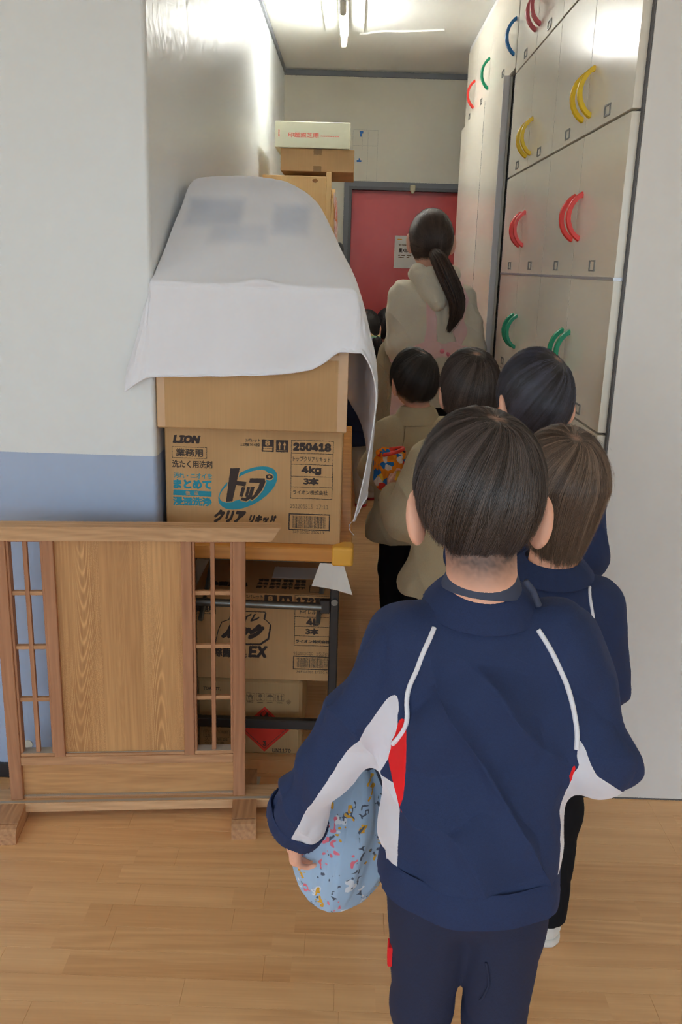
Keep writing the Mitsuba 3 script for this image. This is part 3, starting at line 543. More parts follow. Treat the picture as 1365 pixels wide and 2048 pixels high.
# ================================================================ white cloth over the boxes
g0 = [  # rows from the back to the front hem, columns from the left hem over the top to the right hem
 [(0.006, 0.86, 1.35), (0.010, 0.86, 1.45), (0.04, 0.84, 1.54), (0.10, 0.85, 1.55), (0.17, 0.85, 1.55), (0.24, 0.84, 1.54), (0.33, 0.82, 1.47), (0.39, 0.80, 1.30), (0.43, 0.75, 1.10), (0.44, 0.70, 0.98)],
 [(0.006, 0.70, 1.36), (0.010, 0.72, 1.47), (0.035, 0.74, 1.580), (0.10, 0.74, 1.594), (0.17, 0.76, 1.602), (0.24, 0.74, 1.588), (0.33, 0.72, 1.52), (0.40, 0.70, 1.33), (0.45, 0.62, 1.10), (0.47, 0.55, 0.96)],
 [(0.006, 0.44, 1.36), (0.010, 0.44, 1.46), (0.032, 0.42, 1.568), (0.10, 0.41, 1.578), (0.18, 0.41, 1.580), (0.262, 0.41, 1.572), (0.352, 0.42, 1.528), (0.42, 0.44, 1.37), (0.485, 0.42, 1.12), (0.50, 0.38, 0.93)],
 [(0.007, 0.30, 1.34), (0.010, 0.28, 1.40), (0.020, 0.26, 1.480), (0.11, 0.26, 1.481), (0.21, 0.26, 1.481), (0.31, 0.26, 1.476), (0.405, 0.26, 1.430), (0.462, 0.26, 1.33), (0.505, 0.26, 1.11), (0.515, 0.28, 0.89)],
 [(0.008, 0.14, 1.30), (0.008, 0.13, 1.345), (0.010, 0.12, 1.389), (0.12, 0.11, 1.386), (0.24, 0.11, 1.386), (0.36, 0.11, 1.384), (0.446, 0.11, 1.358), (0.486, 0.12, 1.29), (0.523, 0.14, 1.07), (0.522, 0.18, 0.83)],
 [(0.002, 0.012, 1.285), (0.002, 0.012, 1.303), (0.002, 0.010, 1.321), (0.12, 0.010, 1.320), (0.235, 0.010, 1.322), (0.37, 0.010, 1.320), (0.462, 0.012, 1.316), (0.494, 0.02, 1.25), (0.531, 0.05, 1.08), (0.518, 0.12, 0.80)],
 [(-0.006, -0.006, 1.27), (-0.004, -0.008, 1.292), (0.000, -0.009, 1.309), (0.12, -0.012, 1.308), (0.235, -0.012, 1.310), (0.37, -0.012, 1.308), (0.466, -0.010, 1.305), (0.496, 0.00, 1.24), (0.531, 0.03, 1.08), (0.517, 0.11, 0.79)],
 [(-0.016, -0.012, 1.245), (-0.006, -0.012, 1.272), (0.001, -0.012, 1.290), (0.12, -0.0145, 1.290), (0.235, -0.016, 1.291), (0.37, -0.0145, 1.290), (0.467, -0.013, 1.288), (0.496, -0.01, 1.225), (0.531, 0.02, 1.075), (0.512, 0.10, 0.78)],
 [(-0.045, -0.022, 1.15), (-0.022, -0.018, 1.18), (-0.002, -0.018, 1.20), (0.12, -0.017, 1.202), (0.24, -0.021, 1.204), (0.37, -0.017, 1.21), (0.460, -0.022, 1.225), (0.496, -0.022, 1.19), (0.532, 0.01, 1.065), (0.500, 0.09, 0.755)],
 [(-0.060, -0.030, 1.100), (-0.032, -0.024, 1.112), (-0.004, -0.024, 1.122), (0.12, -0.020, 1.126), (0.245, -0.028, 1.130), (0.37, -0.021, 1.143), (0.450, -0.030, 1.182), (0.492, -0.034, 1.170), (0.531, 0.0, 1.055), (0.492, 0.085, 0.738)],
 [(-0.064, -0.034, 1.058), (-0.036, -0.028, 1.078), (-0.004, -0.026, 1.094), (0.12, -0.024, 1.099), (0.25, -0.032, 1.106), (0.37, -0.024, 1.121), (0.446, -0.034, 1.166), (0.490, -0.040, 1.164), (0.530, -0.01, 1.05), (0.485, 0.08, 0.727)]]
CG = scatter_spline(g0, 120, 150)
def wrinkle(G):
    s = np.linspace(0, 1, G.shape[1])[None, :]; t = np.linspace(0, 1, G.shape[0])[:, None]
    P = np.stack([np.broadcast_to(s*7, G.shape[:2]), np.broadcast_to(t*6, G.shape[:2]), np.zeros(G.shape[:2])], -1)
    n = (meshkit.fbm(P, 4, 3)-0.5)*0.010+(meshkit.fbm(P*np.array([3.5, 0.7, 1])+5, 3, 9)-0.5)*0.006*(t > 0.65)
    m = trimesh.Trimesh(G.reshape(-1, 3), grid_faces(*G.shape[:2]), process=False)
    N = m.vertex_normals.reshape(G.shape); N = N*np.sign((N*np.array([0.2, -0.6, 0.8])).sum(-1, keepdims=True)+1e-9)
    # a pinched star fold at the middle of the front ridge, and soft folds that run down from both corners
    bump = 0.014*np.exp(-(((s-0.46)/0.03)**2+((t-0.58)/0.03)**2))
    H = G+N*(np.abs(n)+bump)[..., None]
    return H
CG = wrinkle(CG)
cm = shell(CG, 0.0012)
pv = cm.vertices; colr = np.tile(np.array(lin(226, 228, 236)), (len(pv), 1))
def blot(x0, x1, z0, z1, f): return np.clip(np.minimum(np.minimum(pv[:, 0]-x0, x1-pv[:, 0]), np.minimum(pv[:, 2]-z0, z1-pv[:, 2]))/f, 0, 1)
bl = np.maximum.reduce([blot(0.03, 0.19, 1.435, 1.525, 0.02), blot(0.25, 0.36, 1.42, 1.515, 0.02), 0.7*blot(0.10, 0.26, 1.395, 1.46, 0.02)])*(0.6+0.8*meshkit.fbm(pv*14, 3, 2))
colr = colr*(1-bl[:, None]*0.4)+np.array(lin(158, 174, 202))*bl[:, None]*0.4
clo = obj('white_cloth', cm, 'cloth_white', color=colr, smooth=True, label='large thin white cloth draped over the stacked boxes on the table', category='cloth')
obj('hem', cat(tube(CG[-1]+np.array([0, -0.0015, 0]), 0.0022, 6), tube(CG[:, -1]+np.array([0.0012, 0, 0]), 0.0022, 6)), 'cloth_hem', clo, smooth=True)
th = np.linspace(0, 1, 14)
obj('loose_thread', tube(np.stack([0.485-0.012*np.sin(th*3.1)+0.006*th, 0.08+0*th, 0.727-0.04*th], 1), 0.0007, 5), 'cloth_hem', clo, smooth=True)

# ================================================================ pine shelf with boxes, farther down the left wall
ps = thing('pine_shelf', 'pale pine wooden shelf against the left corridor wall behind the cloth', 'shelf')
obj('side_panel', bx(0.02, 0.326, 2.40, 2.42, 0, 1.765, 0.002), 'pine', ps)
obj('side_panel', bx(0.02, 0.326, 3.38, 3.40, 0, 1.765, 0.002), 'pine', ps)
obj('post', bx(0.325, 0.350, 2.392, 2.425, 0, 1.785, 0.002), 'pine', ps); obj('post', bx(0.325, 0.350, 3.375, 3.405, 0, 1.785, 0.002), 'pine', ps)
for z in (0.08, 0.5, 0.92, 1.34, 1.745): obj('shelf_board', bx(0.022, 0.335, 2.42, 3.38, z-0.01, z+0.01, 0.001), 'pine', ps)
obj('knot', trimesh.creation.cylinder(radius=0.011, height=0.001, sections=20, transform=trimesh.transformations.rotation_matrix(np.pi/2, [1, 0, 0])).apply_scale((1.2, 1, 0.8)).apply_translation((0.272, 2.3998, 1.745)), 'pine_knot', ps)
b1 = thing('cardboard_box', 'flat brown carton on top of the pine shelf, under the cream box', 'cardboard box')
obj('carton', bx(0.105, 0.455, 2.41, 2.92, 1.786, 1.888, 0.002), 'cardboard', b1)
for z0, z1 in ((1.862, 1.887), (1.787, 1.812)): obj('brown_tape', bx(0.262, 0.300, 2.4092, 2.411, z0, z1), 'brown_tape', b1)
b2 = thing('flat_box', 'cream white flat box with red lettering, topmost above the pine shelf', 'box')
obj('carton', bx(0.077, 0.432, 2.40, 2.90, 1.890, 2.005, 0.002), 'cream_box', b2)
prints(b2, 2.40, [fit(TP('印鑑園芝際', 1), 0.140, 0.285, 1.935, 1.957)], 'ink_red', 'red_lettering')
prints(b2, 2.40, [sbox(0.295+i*0.011, 1.941, 0.303+i*0.011, 1.945) for i in range(8)]+[sbox(0.094, 1.937+i*0.008, 0.100, 1.942+i*0.008) for i in range(4)], 'ink_red', 'small_print')
labels[b2+'__small_print'] = {'kind': 'stuff'}
pk = obj('printed_curtain', shell(np.array([[(0.362+0.005*math.sin(j*1.1)+0.012*(1-i/11), 2.46+0.05*j, 1.40+0.30*i/11) for j in range(16)] for i in range(12)]), 0.001), 'pink_fabric', smooth=True, label='narrow pale pink printed fabric hanging on the side of the pine shelf', category='fabric')
kn = trimesh.creation.icosphere(3, 0.022); kn.apply_scale((1, 1, 1.5)); kn.apply_translation((0.395, 2.50, 1.436))
kk = thing('hanging_hook', 'dark rounded hook at the shelf edge beside the door frame', 'hook')
obj('knob', kn, 'dark_rubber', kk, smooth=True)
obj('stem', tube([(0.345, 2.50, 1.43), (0.395, 2.50, 1.43)], 0.006, 8), 'dark_rubber', kk)
# ================================================================ people: implicit surfaces, one continuous mesh each
class Field:
    def __init__(self, lo, hi, h):
        self.h = h; self.lo = np.asarray(lo, float); n = np.ceil((np.asarray(hi)-self.lo)/h).astype(int)+1
        self.n = n; self.ax = [self.lo[i]+h*np.arange(n[i]) for i in range(3)]
        self.d = np.full(tuple(n), 0.5, np.float32)
    def _win(self, lo, hi):
        s = []
        for i in range(3):
            a = int(max(0, math.floor((lo[i]-self.lo[i])/self.h))); b = int(min(self.n[i], math.ceil((hi[i]-self.lo[i])/self.h)+1)); s.append(slice(a, max(a, b)))
        return tuple(s), np.stack(np.meshgrid(*[self.ax[i][s[i]] for i in range(3)], indexing='ij'), -1)
    def put(self, fn, lo, hi, k=0.0, cut=False):
        pad = k+3*self.h; s, P = self._win(np.asarray(lo)-pad, np.asarray(hi)+pad)
        if P.size == 0: return
        e = fn(P).astype(np.float32); d = self.d[s]
        if cut: self.d[s] = smax(d, -e, k)
        else: self.d[s] = smin(d, e, k)
    def cone(self, a, b, ra, rb, k=0.0, sq=None, cut=False):
        """round cone; sq = (direction, factor) flattens it along a direction"""
        a, b = np.asarray(a, float), np.asarray(b, float); r = max(ra, rb)
        self.put(lambda P: cone_d(P, a, b, ra, rb, sq), np.minimum(a, b)-r, np.maximum(a, b)+r, k, cut)
    def ell(self, c, r, k=0.0, R=None, cut=False):
        c, r = np.asarray(c, float), np.asarray(r, float)
        def fn(P):
            q = P-c
            if R is not None: q = q@R
            k0 = np.linalg.norm(q/r, axis=-1); k1 = np.linalg.norm(q/r**2, axis=-1); return k0*(k0-1)/np.maximum(k1, 1e-9)
        m = r.max(); self.put(fn, c-m, c+m, k, cut)
    def plane(self, c, n, k=0.0):
        """keeps the side that n points to"""
        n = np.asarray(n, float)/np.linalg.norm(n)
        P = np.stack(np.meshgrid(*self.ax, indexing='ij'), -1); self.d = smax(self.d, -((P-np.asarray(c))@n).astype(np.float32), k)
    def mesh(self, it=2):
        """naive surface nets"""
        d = self.d; sg = d < 0; n = d.shape
        c = [slice(0, -1), slice(1, None)]; cnt = np.zeros((n[0]-1, n[1]-1, n[2]-1), np.int32); acc = np.zeros(cnt.shape+(3,), np.float32)
        for ax in range(3):
            for u in (0, 1):
                for v in (0, 1):
                    o = [ax, (ax+1) % 3, (ax+2) % 3]; i0 = [None]*3; i1 = [None]*3
                    i0[o[0]], i1[o[0]] = c[0], c[1]; i0[o[1]] = i1[o[1]] = c[u]; i0[o[2]] = i1[o[2]] = c[v]
                    A, B = d[tuple(i0)], d[tuple(i1)]; m = (A < 0) != (B < 0); t = np.where(m, A/np.where(m, A-B, 1), 0)
                    cnt += m; acc[..., o[0]] += t; acc[..., o[1]] += u*m; acc[..., o[2]] += v*m
        on = cnt > 0; idx = np.full(cnt.shape, -1); idx[on] = np.arange(on.sum()); ij = np.argwhere(on)
        V = self.lo+self.h*(ij+acc[on]/cnt[on][:, None]); F = []
        for ax in range(3):
            a1, a2 = (ax+1) % 3, (ax+2) % 3; s0 = [slice(None)]*3; s1 = [slice(None)]*3; s0[ax], s1[ax] = slice(0, -1), slice(1, None)
            for s in (s0, s1): s[a1] = slice(1, -1); s[a2] = slice(1, -1)
            A, B = sg[tuple(s0)], sg[tuple(s1)]; e = np.argwhere(A != B)
            if not len(e): continue
            e[:, a1] += 1; e[:, a2] += 1; inside = sg[tuple(e.T)]
            def at(o1, o2):
                q = e.copy(); q[:, a1] -= o1; q[:, a2] -= o2; return idx[tuple(q.T)]
            q = np.stack([at(1, 1), at(0, 1), at(0, 0), at(1, 0)], 1); q[~inside] = q[~inside][:, ::-1]; q = q[(q >= 0).all(1)]
            F.append(q)
        F = np.vstack(F); m = trimesh.Trimesh(V, np.vstack([F[:, [0, 1, 2]], F[:, [0, 2, 3]]]), process=False)
        return taubin(m, it) if it else m
def blur_field(m, a, it=4):
    f = m.faces; n = len(m.vertices); e = np.unique(np.sort(np.vstack([f[:, [0, 1]], f[:, [1, 2]], f[:, [2, 0]]]), axis=1), axis=0)
    A = coo_matrix((np.ones(2*len(e)), (np.r_[e[:, 0], e[:, 1]], np.r_[e[:, 1], e[:, 0]])), shape=(n, n)).tocsr(); dg = np.maximum(np.asarray(A.sum(1)).ravel(), 1)
    a = np.clip(a, -0.25, 0.25)
    for _ in range(it): a = 0.5*a+0.5*(A@a)/dg
    return a
def taubin(m, it):
    f = m.faces; n = len(m.vertices); e = np.unique(np.sort(np.vstack([f[:, [0, 1]], f[:, [1, 2]], f[:, [2, 0]]]), axis=1), axis=0)
    A = coo_matrix((np.ones(2*len(e)), (np.r_[e[:, 0], e[:, 1]], np.r_[e[:, 1], e[:, 0]])), shape=(n, n)).tocsr(); dg = np.maximum(np.asarray(A.sum(1)).ravel(), 1)[:, None]
    v = np.array(m.vertices)
    for _ in range(it*2):
        for k in (0.5, -0.52): v = v+k*(A@v/dg-v)
    return trimesh.Trimesh(v, f, process=False)
def smin(a, b, k):
    if k <= 0: return np.minimum(a, b)
    h = np.maximum(k-np.abs(a-b), 0)/k; return np.minimum(a, b)-h*h*k*0.25
def smax(a, b, k): return -smin(-a, -b, k)
def cone_d(P, a, b, ra, rb, sq=None):
    if sq is not None:
        n = np.asarray(sq[0], float); n = n/np.linalg.norm(n); f = sq[1]
        A = np.eye(3)+(1/f-1)*np.outer(n, n); P = P@A; a = A@a; b = A@b
    ab = b-a; t = np.clip(((P-a)@ab)/max(ab@ab, 1e-9), 0, 1); d = np.linalg.norm(P-a-t[..., None]*ab, axis=-1)-(ra+(rb-ra)*t)
    return d*min(1.0, sq[1]) if sq is not None else d
def rot(yaw, pitch=0.0, roll=0.0):
    """yaw about z (positive turns to the left), pitch tips the front down, roll tips to the right"""
    cy, sy, cp, sp_, cr, sr = math.cos(yaw), math.sin(yaw), math.cos(pitch), math.sin(pitch), math.cos(roll), math.sin(roll)
    return np.array([[cy, -sy, 0], [sy, cy, 0], [0, 0, 1]])@np.array([[1, 0, 0], [0, cp, sp_], [0, -sp_, cp]])@np.array([[cr, 0, sr], [0, 1, 0], [-sr, 0, cr]])
V3 = lambda *a: np.array(a, float)
def lerp(a, b, t): return np.asarray(a)+(np.asarray(b)-np.asarray(a))*t

mat('skin', {'type': 'mesh_attribute', 'name': 'vertex_color'}, 0.5, 0.35); mat('lips', lin(190, 110, 104), 0.45, 0.4); mat('eye_white', lin(236, 236, 232), 0.25, 0.5); mat('eye_iris', lin(40, 28, 24), 0.2, 0.5)
for kx in ('hair',):
    scene[kx] = {'type': 'twosided', 'bsdf': {'type': 'principled', 'base_color': {'type': 'mesh_attribute', 'name': 'vertex_color'}, 'roughness': 0.38, 'specular': 0.5}}
def fabric(c, a=0.16, f=900.0):
    c = np.array(c)
    return mikit.proc(lambda p, n, uv: mix((c*(1-a)).tolist(), (c*(1+a)).tolist(), fbm(p.x*f, p.y*f, p.z*f, 2)))
mat('navy', fabric(lin(42, 54, 88)), 0.82, 0.2, sheen=0.35)
mat('navy_dark', fabric(lin(42, 47, 70)), 0.85, 0.2, sheen=0.25)
mat('black_cloth', lin(28, 28, 32), 0.9, 0.1)
mat('tan_coat', fabric(lin(194, 180, 150), 0.12), 0.85, 0.15, sheen=0.3)
mat('cream_hoodie', fabric(lin(224, 216, 198), 0.06), 0.88, 0.12, sheen=0.3)
mat('apron_pink', lin(236, 200, 198), 0.8, 0.15); mat('button_pink', lin(222, 120, 140), 0.5, 0.3)
mat('white_piping', lin(222, 224, 234), 0.7, 0.2); mat('red_panel', lin(220, 40, 44), 0.75, 0.2)
mat('shoe_white', lin(206, 204, 200), 0.6, 0.3); mat('shoe_red', lin(170, 50, 56), 0.6, 0.3); mat('tights', lin(196, 190, 182), 0.8, 0.2)
mat('strap_navy', lin(66, 72, 92), 0.7, 0.25)
mat('tracksuit', mikit.proc(lambda p, n, uv: dr.select(uv.y > 0, mi.Color3f(lin(222, 38, 42)), dr.select(uv.x > 0, mi.Color3f(lin(206, 206, 216)),
    mix(np.array(lin(37, 49, 82)).tolist(), np.array(lin(47, 60, 95)).tolist(), fbm(p.x*900, p.y*900, p.z*900, 2))))), 0.82, 0.2, sheen=0.35)

def head_field(F, c, R, s, ear=-0.22, earx=0.80):
    """skull, jaw, nose, ears; c centre of the skull, s skull half height"""
    L = lambda x, y, z: c+R@(V3(x, y, z)*s)
    F.ell(c, V3(0.74, 0.90, 0.98)*s, 0, R)
    F.ell(L(0, 0.22, -0.48), V3(0.60, 0.60, 0.66)*s, 0.25*s, R)
    F.ell(L(0, 0.56, -0.86), V3(0.26, 0.26, 0.22)*s, 0.25*s, R)
    F.cone(L(0, 0.86, -0.14), L(0, 0.99, -0.36), 0.05*s, 0.10*s, 0.12*s)
    for x in (-1, 1):
        F.ell(L(0.34*x, 0.66, -0.42), V3(0.24, 0.22, 0.22)*s, 0.2*s, R)
        F.ell(L(0.30*x, 0.84, -0.08), V3(0.15, 0.10, 0.09)*s, 0.06*s, R, cut=True)
    for x in (-1, 1):
        A = R@rot(0.50*x, 0.10, 0.14*x)
        F.ell(L(earx*x, -0.02, ear), V3(0.12, 0.24, 0.40)*s, 0.05*s, A)
        F.ell(L((earx+0.07)*x, 0.07, ear+0.05), V3(0.05, 0.12, 0.20)*s, 0.04*s, A, cut=True)
def hand_mesh(w, d, palm, L, curl, side, h=0.0026, thumb_in=None):
    """hand from the wrist w along d; palm = direction the palm looks to; L hand length; curl 0..1 closes the fingers; side +1 right, -1 left"""
    d = d/np.linalg.norm(d); palm = palm-d*(palm@d); palm /= np.linalg.norm(palm); ac = np.cross(d, palm)*side   # towards the thumb
    lo = w-L*1.3; hi = w+L*1.3; F = Field(lo, hi, h); r = L*0.052
    F.cone(w-d*L*0.12, w+d*L*0.06, L*0.16, L*0.16, 0, sq=(palm, 0.72))
    for q in (-0.5, 0.0, 0.5): F.cone(w+d*L*0.05+ac*q*L*0.18, w+d*L*0.46+ac*q*L*0.34, L*0.085, L*0.078, L*0.09)
    for i, (o, ln) in enumerate(((0.21, 0.46), (0.07, 0.52), (-0.07, 0.48), (-0.20, 0.38))):
        p = w+d*L*(0.46-0.03*abs(i-1))+ac*o*L; a = 0.15+0.5*curl; dirn = d*math.cos(a)+palm*math.sin(a)+ac*(o*0.25); rr = r*(1.0 if i < 3 else 0.85)
        for j, fr in enumerate((0.45, 0.31, 0.24)):
            q = p+dirn*ln*L*fr; F.cone(p, q, rr*(1-0.08*j), rr*(0.94-0.1*j), L*0.012 if j == 0 else 0.0); p = q
            a += (0.25+0.95*curl); dirn = d*math.cos(a)+palm*math.sin(a)
    p = w+d*L*0.12+ac*L*0.16; q = p+(d*0.62+ac*0.55+palm*0.35)*L*0.26; F.cone(p, q, r*1.45, r*1.1, L*0.04); F.cone(q, q+(d*0.85+ac*(0.25-0.6*curl)+palm*(0.3+0.5*curl))*L*0.2, r*1.1, r*0.85, 0)
    return F.mesh(1)
def to_man(m):
    q = m3.Mesh(vert_properties=np.asarray(m.vertices, np.float32), tri_verts=np.asarray(m.faces, np.uint32)); M = m3.Manifold(q); return M
def weld(base, parts):
    try:
        M = to_man(base)
        if M.status() != m3.Error.NoError: raise ValueError
        for p in parts:
            Q = to_man(p)
            if Q.status() != m3.Error.NoError: raise ValueError
            M = M+Q
        return tri(M)
    except Exception:
        return cat(base, *parts)
def folds(m, amp, f, seed, mask=None, stretch=(1, 1, 0.5)):
    n = m.vertex_normals; q = (meshkit.fbm(m.vertices*np.array(stretch)*f+seed*3.1, 3, seed)-0.5)*2*amp
    # creases: ridged noise, sharper than bumps
    rdg = (1-np.abs(meshkit.noise(m.vertices*np.array(stretch)*f*1.3+seed, seed+5)*2-1))**4*amp*0.8
    q = q-rdg
    if mask is not None: q = q*mask
    m.vertices = m.vertices+n*q[:, None]; return m
def seg_d(P, a, b):
    a, b = np.asarray(a, float), np.asarray(b, float); ab = b-a; t = np.clip(((P-a)@ab)/(ab@ab), 0, 1); return np.linalg.norm(P-a-t[:, None]*ab, axis=1), t

# ---- hair: a cap and strands that leave the crown and follow the head
def hair_mesh(c, R, s, pole, cut, n, w, col, col2, seed, vol=0.10, swirl=0.6, clump=0.4, box=2.3, scale=(0.80, 0.97, 1.05), segs=8, fuzz=0.015, low=0.0, tail=0.05, bald=0.0, hang=None, drop=2.2, taper=0.25):
    """cut(d) -> height (in units of s, head frame) where the hair ends for the horizontal directions d (n, 2)"""
    g = np.random.default_rng(seed); pole = np.asarray(pole, float)/np.linalg.norm(pole)
    e1 = np.cross(pole, [1, 0, 0.01]); e1 /= np.linalg.norm(e1); e2 = np.cross(pole, e1); sc = np.array(scale)
    def rad(D, v):
        q = np.abs(D/(sc+np.asarray(v)[..., None])); lowr = np.where(D[..., 2] < 0, box, 2.0)
        hxy = np.hypot(q[..., 0], q[..., 1]); return (hxy**lowr+q[..., 2]**lowr)**(-1/lowr)
    def at(th, az, v, lift):
        a = az+swirl*np.exp(-th*1.6)
        D = np.cos(th)[..., None]*pole+np.sin(th)[..., None]*(np.cos(a)[..., None]*e1+np.sin(a)[..., None]*e2)
        P = D*(rad(D, v)*(1+lift))[..., None]
        if hang is not None:   # below this height the hair leaves the head and falls
            h = np.linalg.norm(P[..., :2], axis=-1, keepdims=True); zz = P[..., 2:]; Dh = np.concatenate([P[..., :2]/np.maximum(h, 1e-6)*np.cos(0.0), 0*zz], -1)
            E = Dh.copy(); E[..., 2] = 0; r0 = rad(E/np.maximum(np.linalg.norm(E, axis=-1, keepdims=True), 1e-6), v)[..., None]*(1+np.asarray(lift)[..., None])
            rh = r0*(1-(abs(hang)/(sc[2]+0.05))**box)**(1/box); f = np.maximum(hang-zz, 0)
            Q = np.concatenate([Dh[..., :2]*rh*(1-taper*f*drop*0.5), hang-f*drop], -1); P = np.where(zz < hang, Q, P)
        return P
    TH = np.linspace(0.02, 2.75, 60)
    def end_theta(az, jit):
        P = at(np.broadcast_to(TH, (len(az), 60)), np.broadcast_to(az[:, None], (len(az), 60)), vol, 0*TH[None])
        zc = cut(P[..., :2]/np.maximum(np.linalg.norm(P[..., :2], axis=-1, keepdims=True), 1e-6))+jit[:, None]
        below = (P[..., 2] < zc) & (TH[None] > 0.25); k = np.where(below.any(1), below.argmax(1), 59); k = np.maximum(k, 1)
        i = np.arange(len(az)); a, b = P[i, k-1, 2]-zc[i, k-1], P[i, k, 2]-zc[i, k]
        t = np.clip(a/np.where(np.abs(a-b) < 1e-6, 1e-6, a-b), 0, 1); return TH[k-1]+(TH[k]-TH[k-1])*t
    # cap
    na, nt = 96, 26; AZ = np.linspace(0, 2*np.pi, na, endpoint=False); t1 = end_theta(AZ, np.zeros(na)-0.0)
    U = np.linspace(0, 1, nt)**0.8
    th = 0.004+(t1[:, None]-0.004)*U[None]; az = np.broadcast_to(AZ[:, None], th.shape)
    nz = meshkit.fbm(np.stack([np.cos(AZ)[:, None]*9+0*th, np.sin(AZ)[:, None]*9+0*th, th*1.2], -1), 3, seed)-0.5
    G = at(th, az, vol*(1-np.exp(-th/0.35)), nz*0.05*clump-0.035-0.03*U[None]**6)
    v = G.reshape(-1, 3); i = np.arange(na*nt).reshape(na, nt); j = np.roll(i, -1, 0)
    f = np.vstack([np.stack([i[:, :-1], j[:, :-1], j[:, 1:]], -1).reshape(-1, 3), np.stack([i[:, :-1], j[:, 1:], i[:, 1:]], -1).reshape(-1, 3)])
    f = np.vstack([f, [[i[a, 0], i[0, 0], i[(a+1) % na, 0]] for a in range(1, na-1)]])
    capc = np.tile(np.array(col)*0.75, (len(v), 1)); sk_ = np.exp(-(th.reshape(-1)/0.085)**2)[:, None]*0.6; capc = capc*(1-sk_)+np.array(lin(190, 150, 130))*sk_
    # strands
    az = g.uniform(0, 2*np.pi, n); jit = g.normal(0, tail, n); t1 = end_theta(az, jit)
    root = g.uniform(0, 1, n)**0.75*0.92; root[: n//3] *= 0.35; t0 = 0.05+bald+(t1-0.05)*root
    long_ = g.uniform(0.35, 1.0, n); tt1 = np.where(g.uniform(size=n) < 0.75, t1, t0+(t1-t0)*long_)
    K = segs+1; u = np.linspace(0, 1, K)[None]; th = t0[:, None]+(tt1-t0)[:, None]*u
    cl = meshkit.fbm(np.stack([np.cos(az)*6, np.sin(az)*6, t0*2], -1), 2, seed+3)[:, None]-0.5
    azs = az[:, None]+clump*cl*0.5*u+g.normal(0, 0.05, n)[:, None]*u
    grow = 1-np.exp(-(th-t0[:, None])/0.22); layer = g.uniform(0, 1, n)[:, None]
    nz = meshkit.fbm(np.stack([np.cos(az)*9, np.sin(az)*9, t0*1.2], -1), 3, seed)[:, None]-0.5
    lift = -0.045+grow*(0.02+0.045*layer)+nz*0.14*clump*u+np.abs(g.normal(0, fuzz, n))[:, None]*u**2
    P = at(th, azs, vol*(1-np.exp(-th/0.35)), lift)
    P[..., 2] -= low*np.clip(u-0.7, 0, 1)**2
    tg = np.gradient(P, axis=1); tg /= np.linalg.norm(tg, axis=-1, keepdims=True)+1e-9
    nr = P/np.linalg.norm(P, axis=-1, keepdims=True); sd = np.cross(tg, nr); sd /= np.linalg.norm(sd, axis=-1, keepdims=True)+1e-9; up = np.cross(sd, tg)
    ww = w*(1-0.75*u[..., None]**3)*g.uniform(0.7, 1.3, n)[:, None, None]
    ring = np.stack([P+sd*ww, P+up*ww*0.7, P-sd*ww], 2)      # n, K, 3, 3
    sv = ring.reshape(-1, 3); base = (np.arange(n)*K*3)[:, None, None]; k = np.arange(segs)[None, :, None]*3
    fs = []
    for a, b in ((0, 1), (1, 2)):
        p0, p1, p2, p3 = base+k+a, base+k+b, base+k+3+b, base+k+3+a
        fs += [np.concatenate([p0, p1, p2], -1).reshape(-1, 3), np.concatenate([p0, p2, p3], -1).reshape(-1, 3)]
    ck = meshkit.fbm(np.stack([np.cos(az)*13, np.sin(az)*13, t0*0.8], -1), 3, seed+8)
    mixf = np.clip(0.45+(ck-0.5)*3.0+g.normal(0, 0.16, n), 0, 1)[:, None]; sc_ = np.array(col)*(1-mixf)+np.array(col2)*mixf
    scol = np.repeat(sc_, K*3, axis=0)
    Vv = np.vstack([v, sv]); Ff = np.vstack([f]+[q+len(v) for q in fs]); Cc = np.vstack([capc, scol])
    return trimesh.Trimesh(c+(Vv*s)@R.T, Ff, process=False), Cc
def cutfun(back, side, front, ear=None):
    """hairline heights around the head: d is (x, y) with y to the front"""
    def fn(d):
        y = d[..., 1]; f = np.clip(y, 0, 1); b = np.clip(-y, 0, 1); sd = 1-np.abs(y)
        return np.where(y > 0, side+(front-side)*f**1.2, side+(back-side)*np.minimum(1, b*1.25)**1.3)
    return fn

def snap(m, P, off):
    """points onto the nearest surface of m"""
    t = cKDTree(m.vertices); d, i = t.query(P); return m.vertices[i]+m.vertex_normals[i]*off
def piping(m, path, r, n=40, off=0.001):
    P = np.asarray(path, float); s = np.concatenate([[0], np.cumsum(np.linalg.norm(np.diff(P, axis=0), axis=1))])
    Q = PchipInterpolator(s, P)(np.linspace(0, s[-1], n)); Q = snap(m, Q, off)
    for _ in range(14): Q[1:-1] = (Q[:-2]+2*Q[1:-1]+Q[2:])/4
    return tube(Q, r, 8)

def shoe_mesh(ank, yaw, L, sole=False):
    R = rot(yaw); c = np.array([ank[0], ank[1], 0.0])
    P = lambda x, y, z: c+R@(V3(x, y, z)*L)
    F = Field(c-L, c+V3(L, L, 0.7*L), L*0.028)
    if not sole:
        F.cone(P(0, -0.12, 0.19), P(0.02, 0.42, 0.15), 0.20*L, 0.17*L, 0, sq=(V3(0, 0, 1), 0.9)); F.cone(P(0, -0.06, 0.2), P(0, -0.04, 0.42), 0.19*L, 0.17*L, 0.08*L)
        F.plane(P(0, 0, 0.07), (0, 0, 1)); F.plane(P(0, 0, 0.46), (0, 0, -1))
    else:
        F.cone(P(0, -0.12, 0.05), P(0.02, 0.43, 0.05), 0.21*L, 0.185*L); F.plane(P(0, 0, 0.002), (0, 0, 1)); F.plane(P(0, 0, 0.10), (0, 0, -1))
    return F.mesh(1)

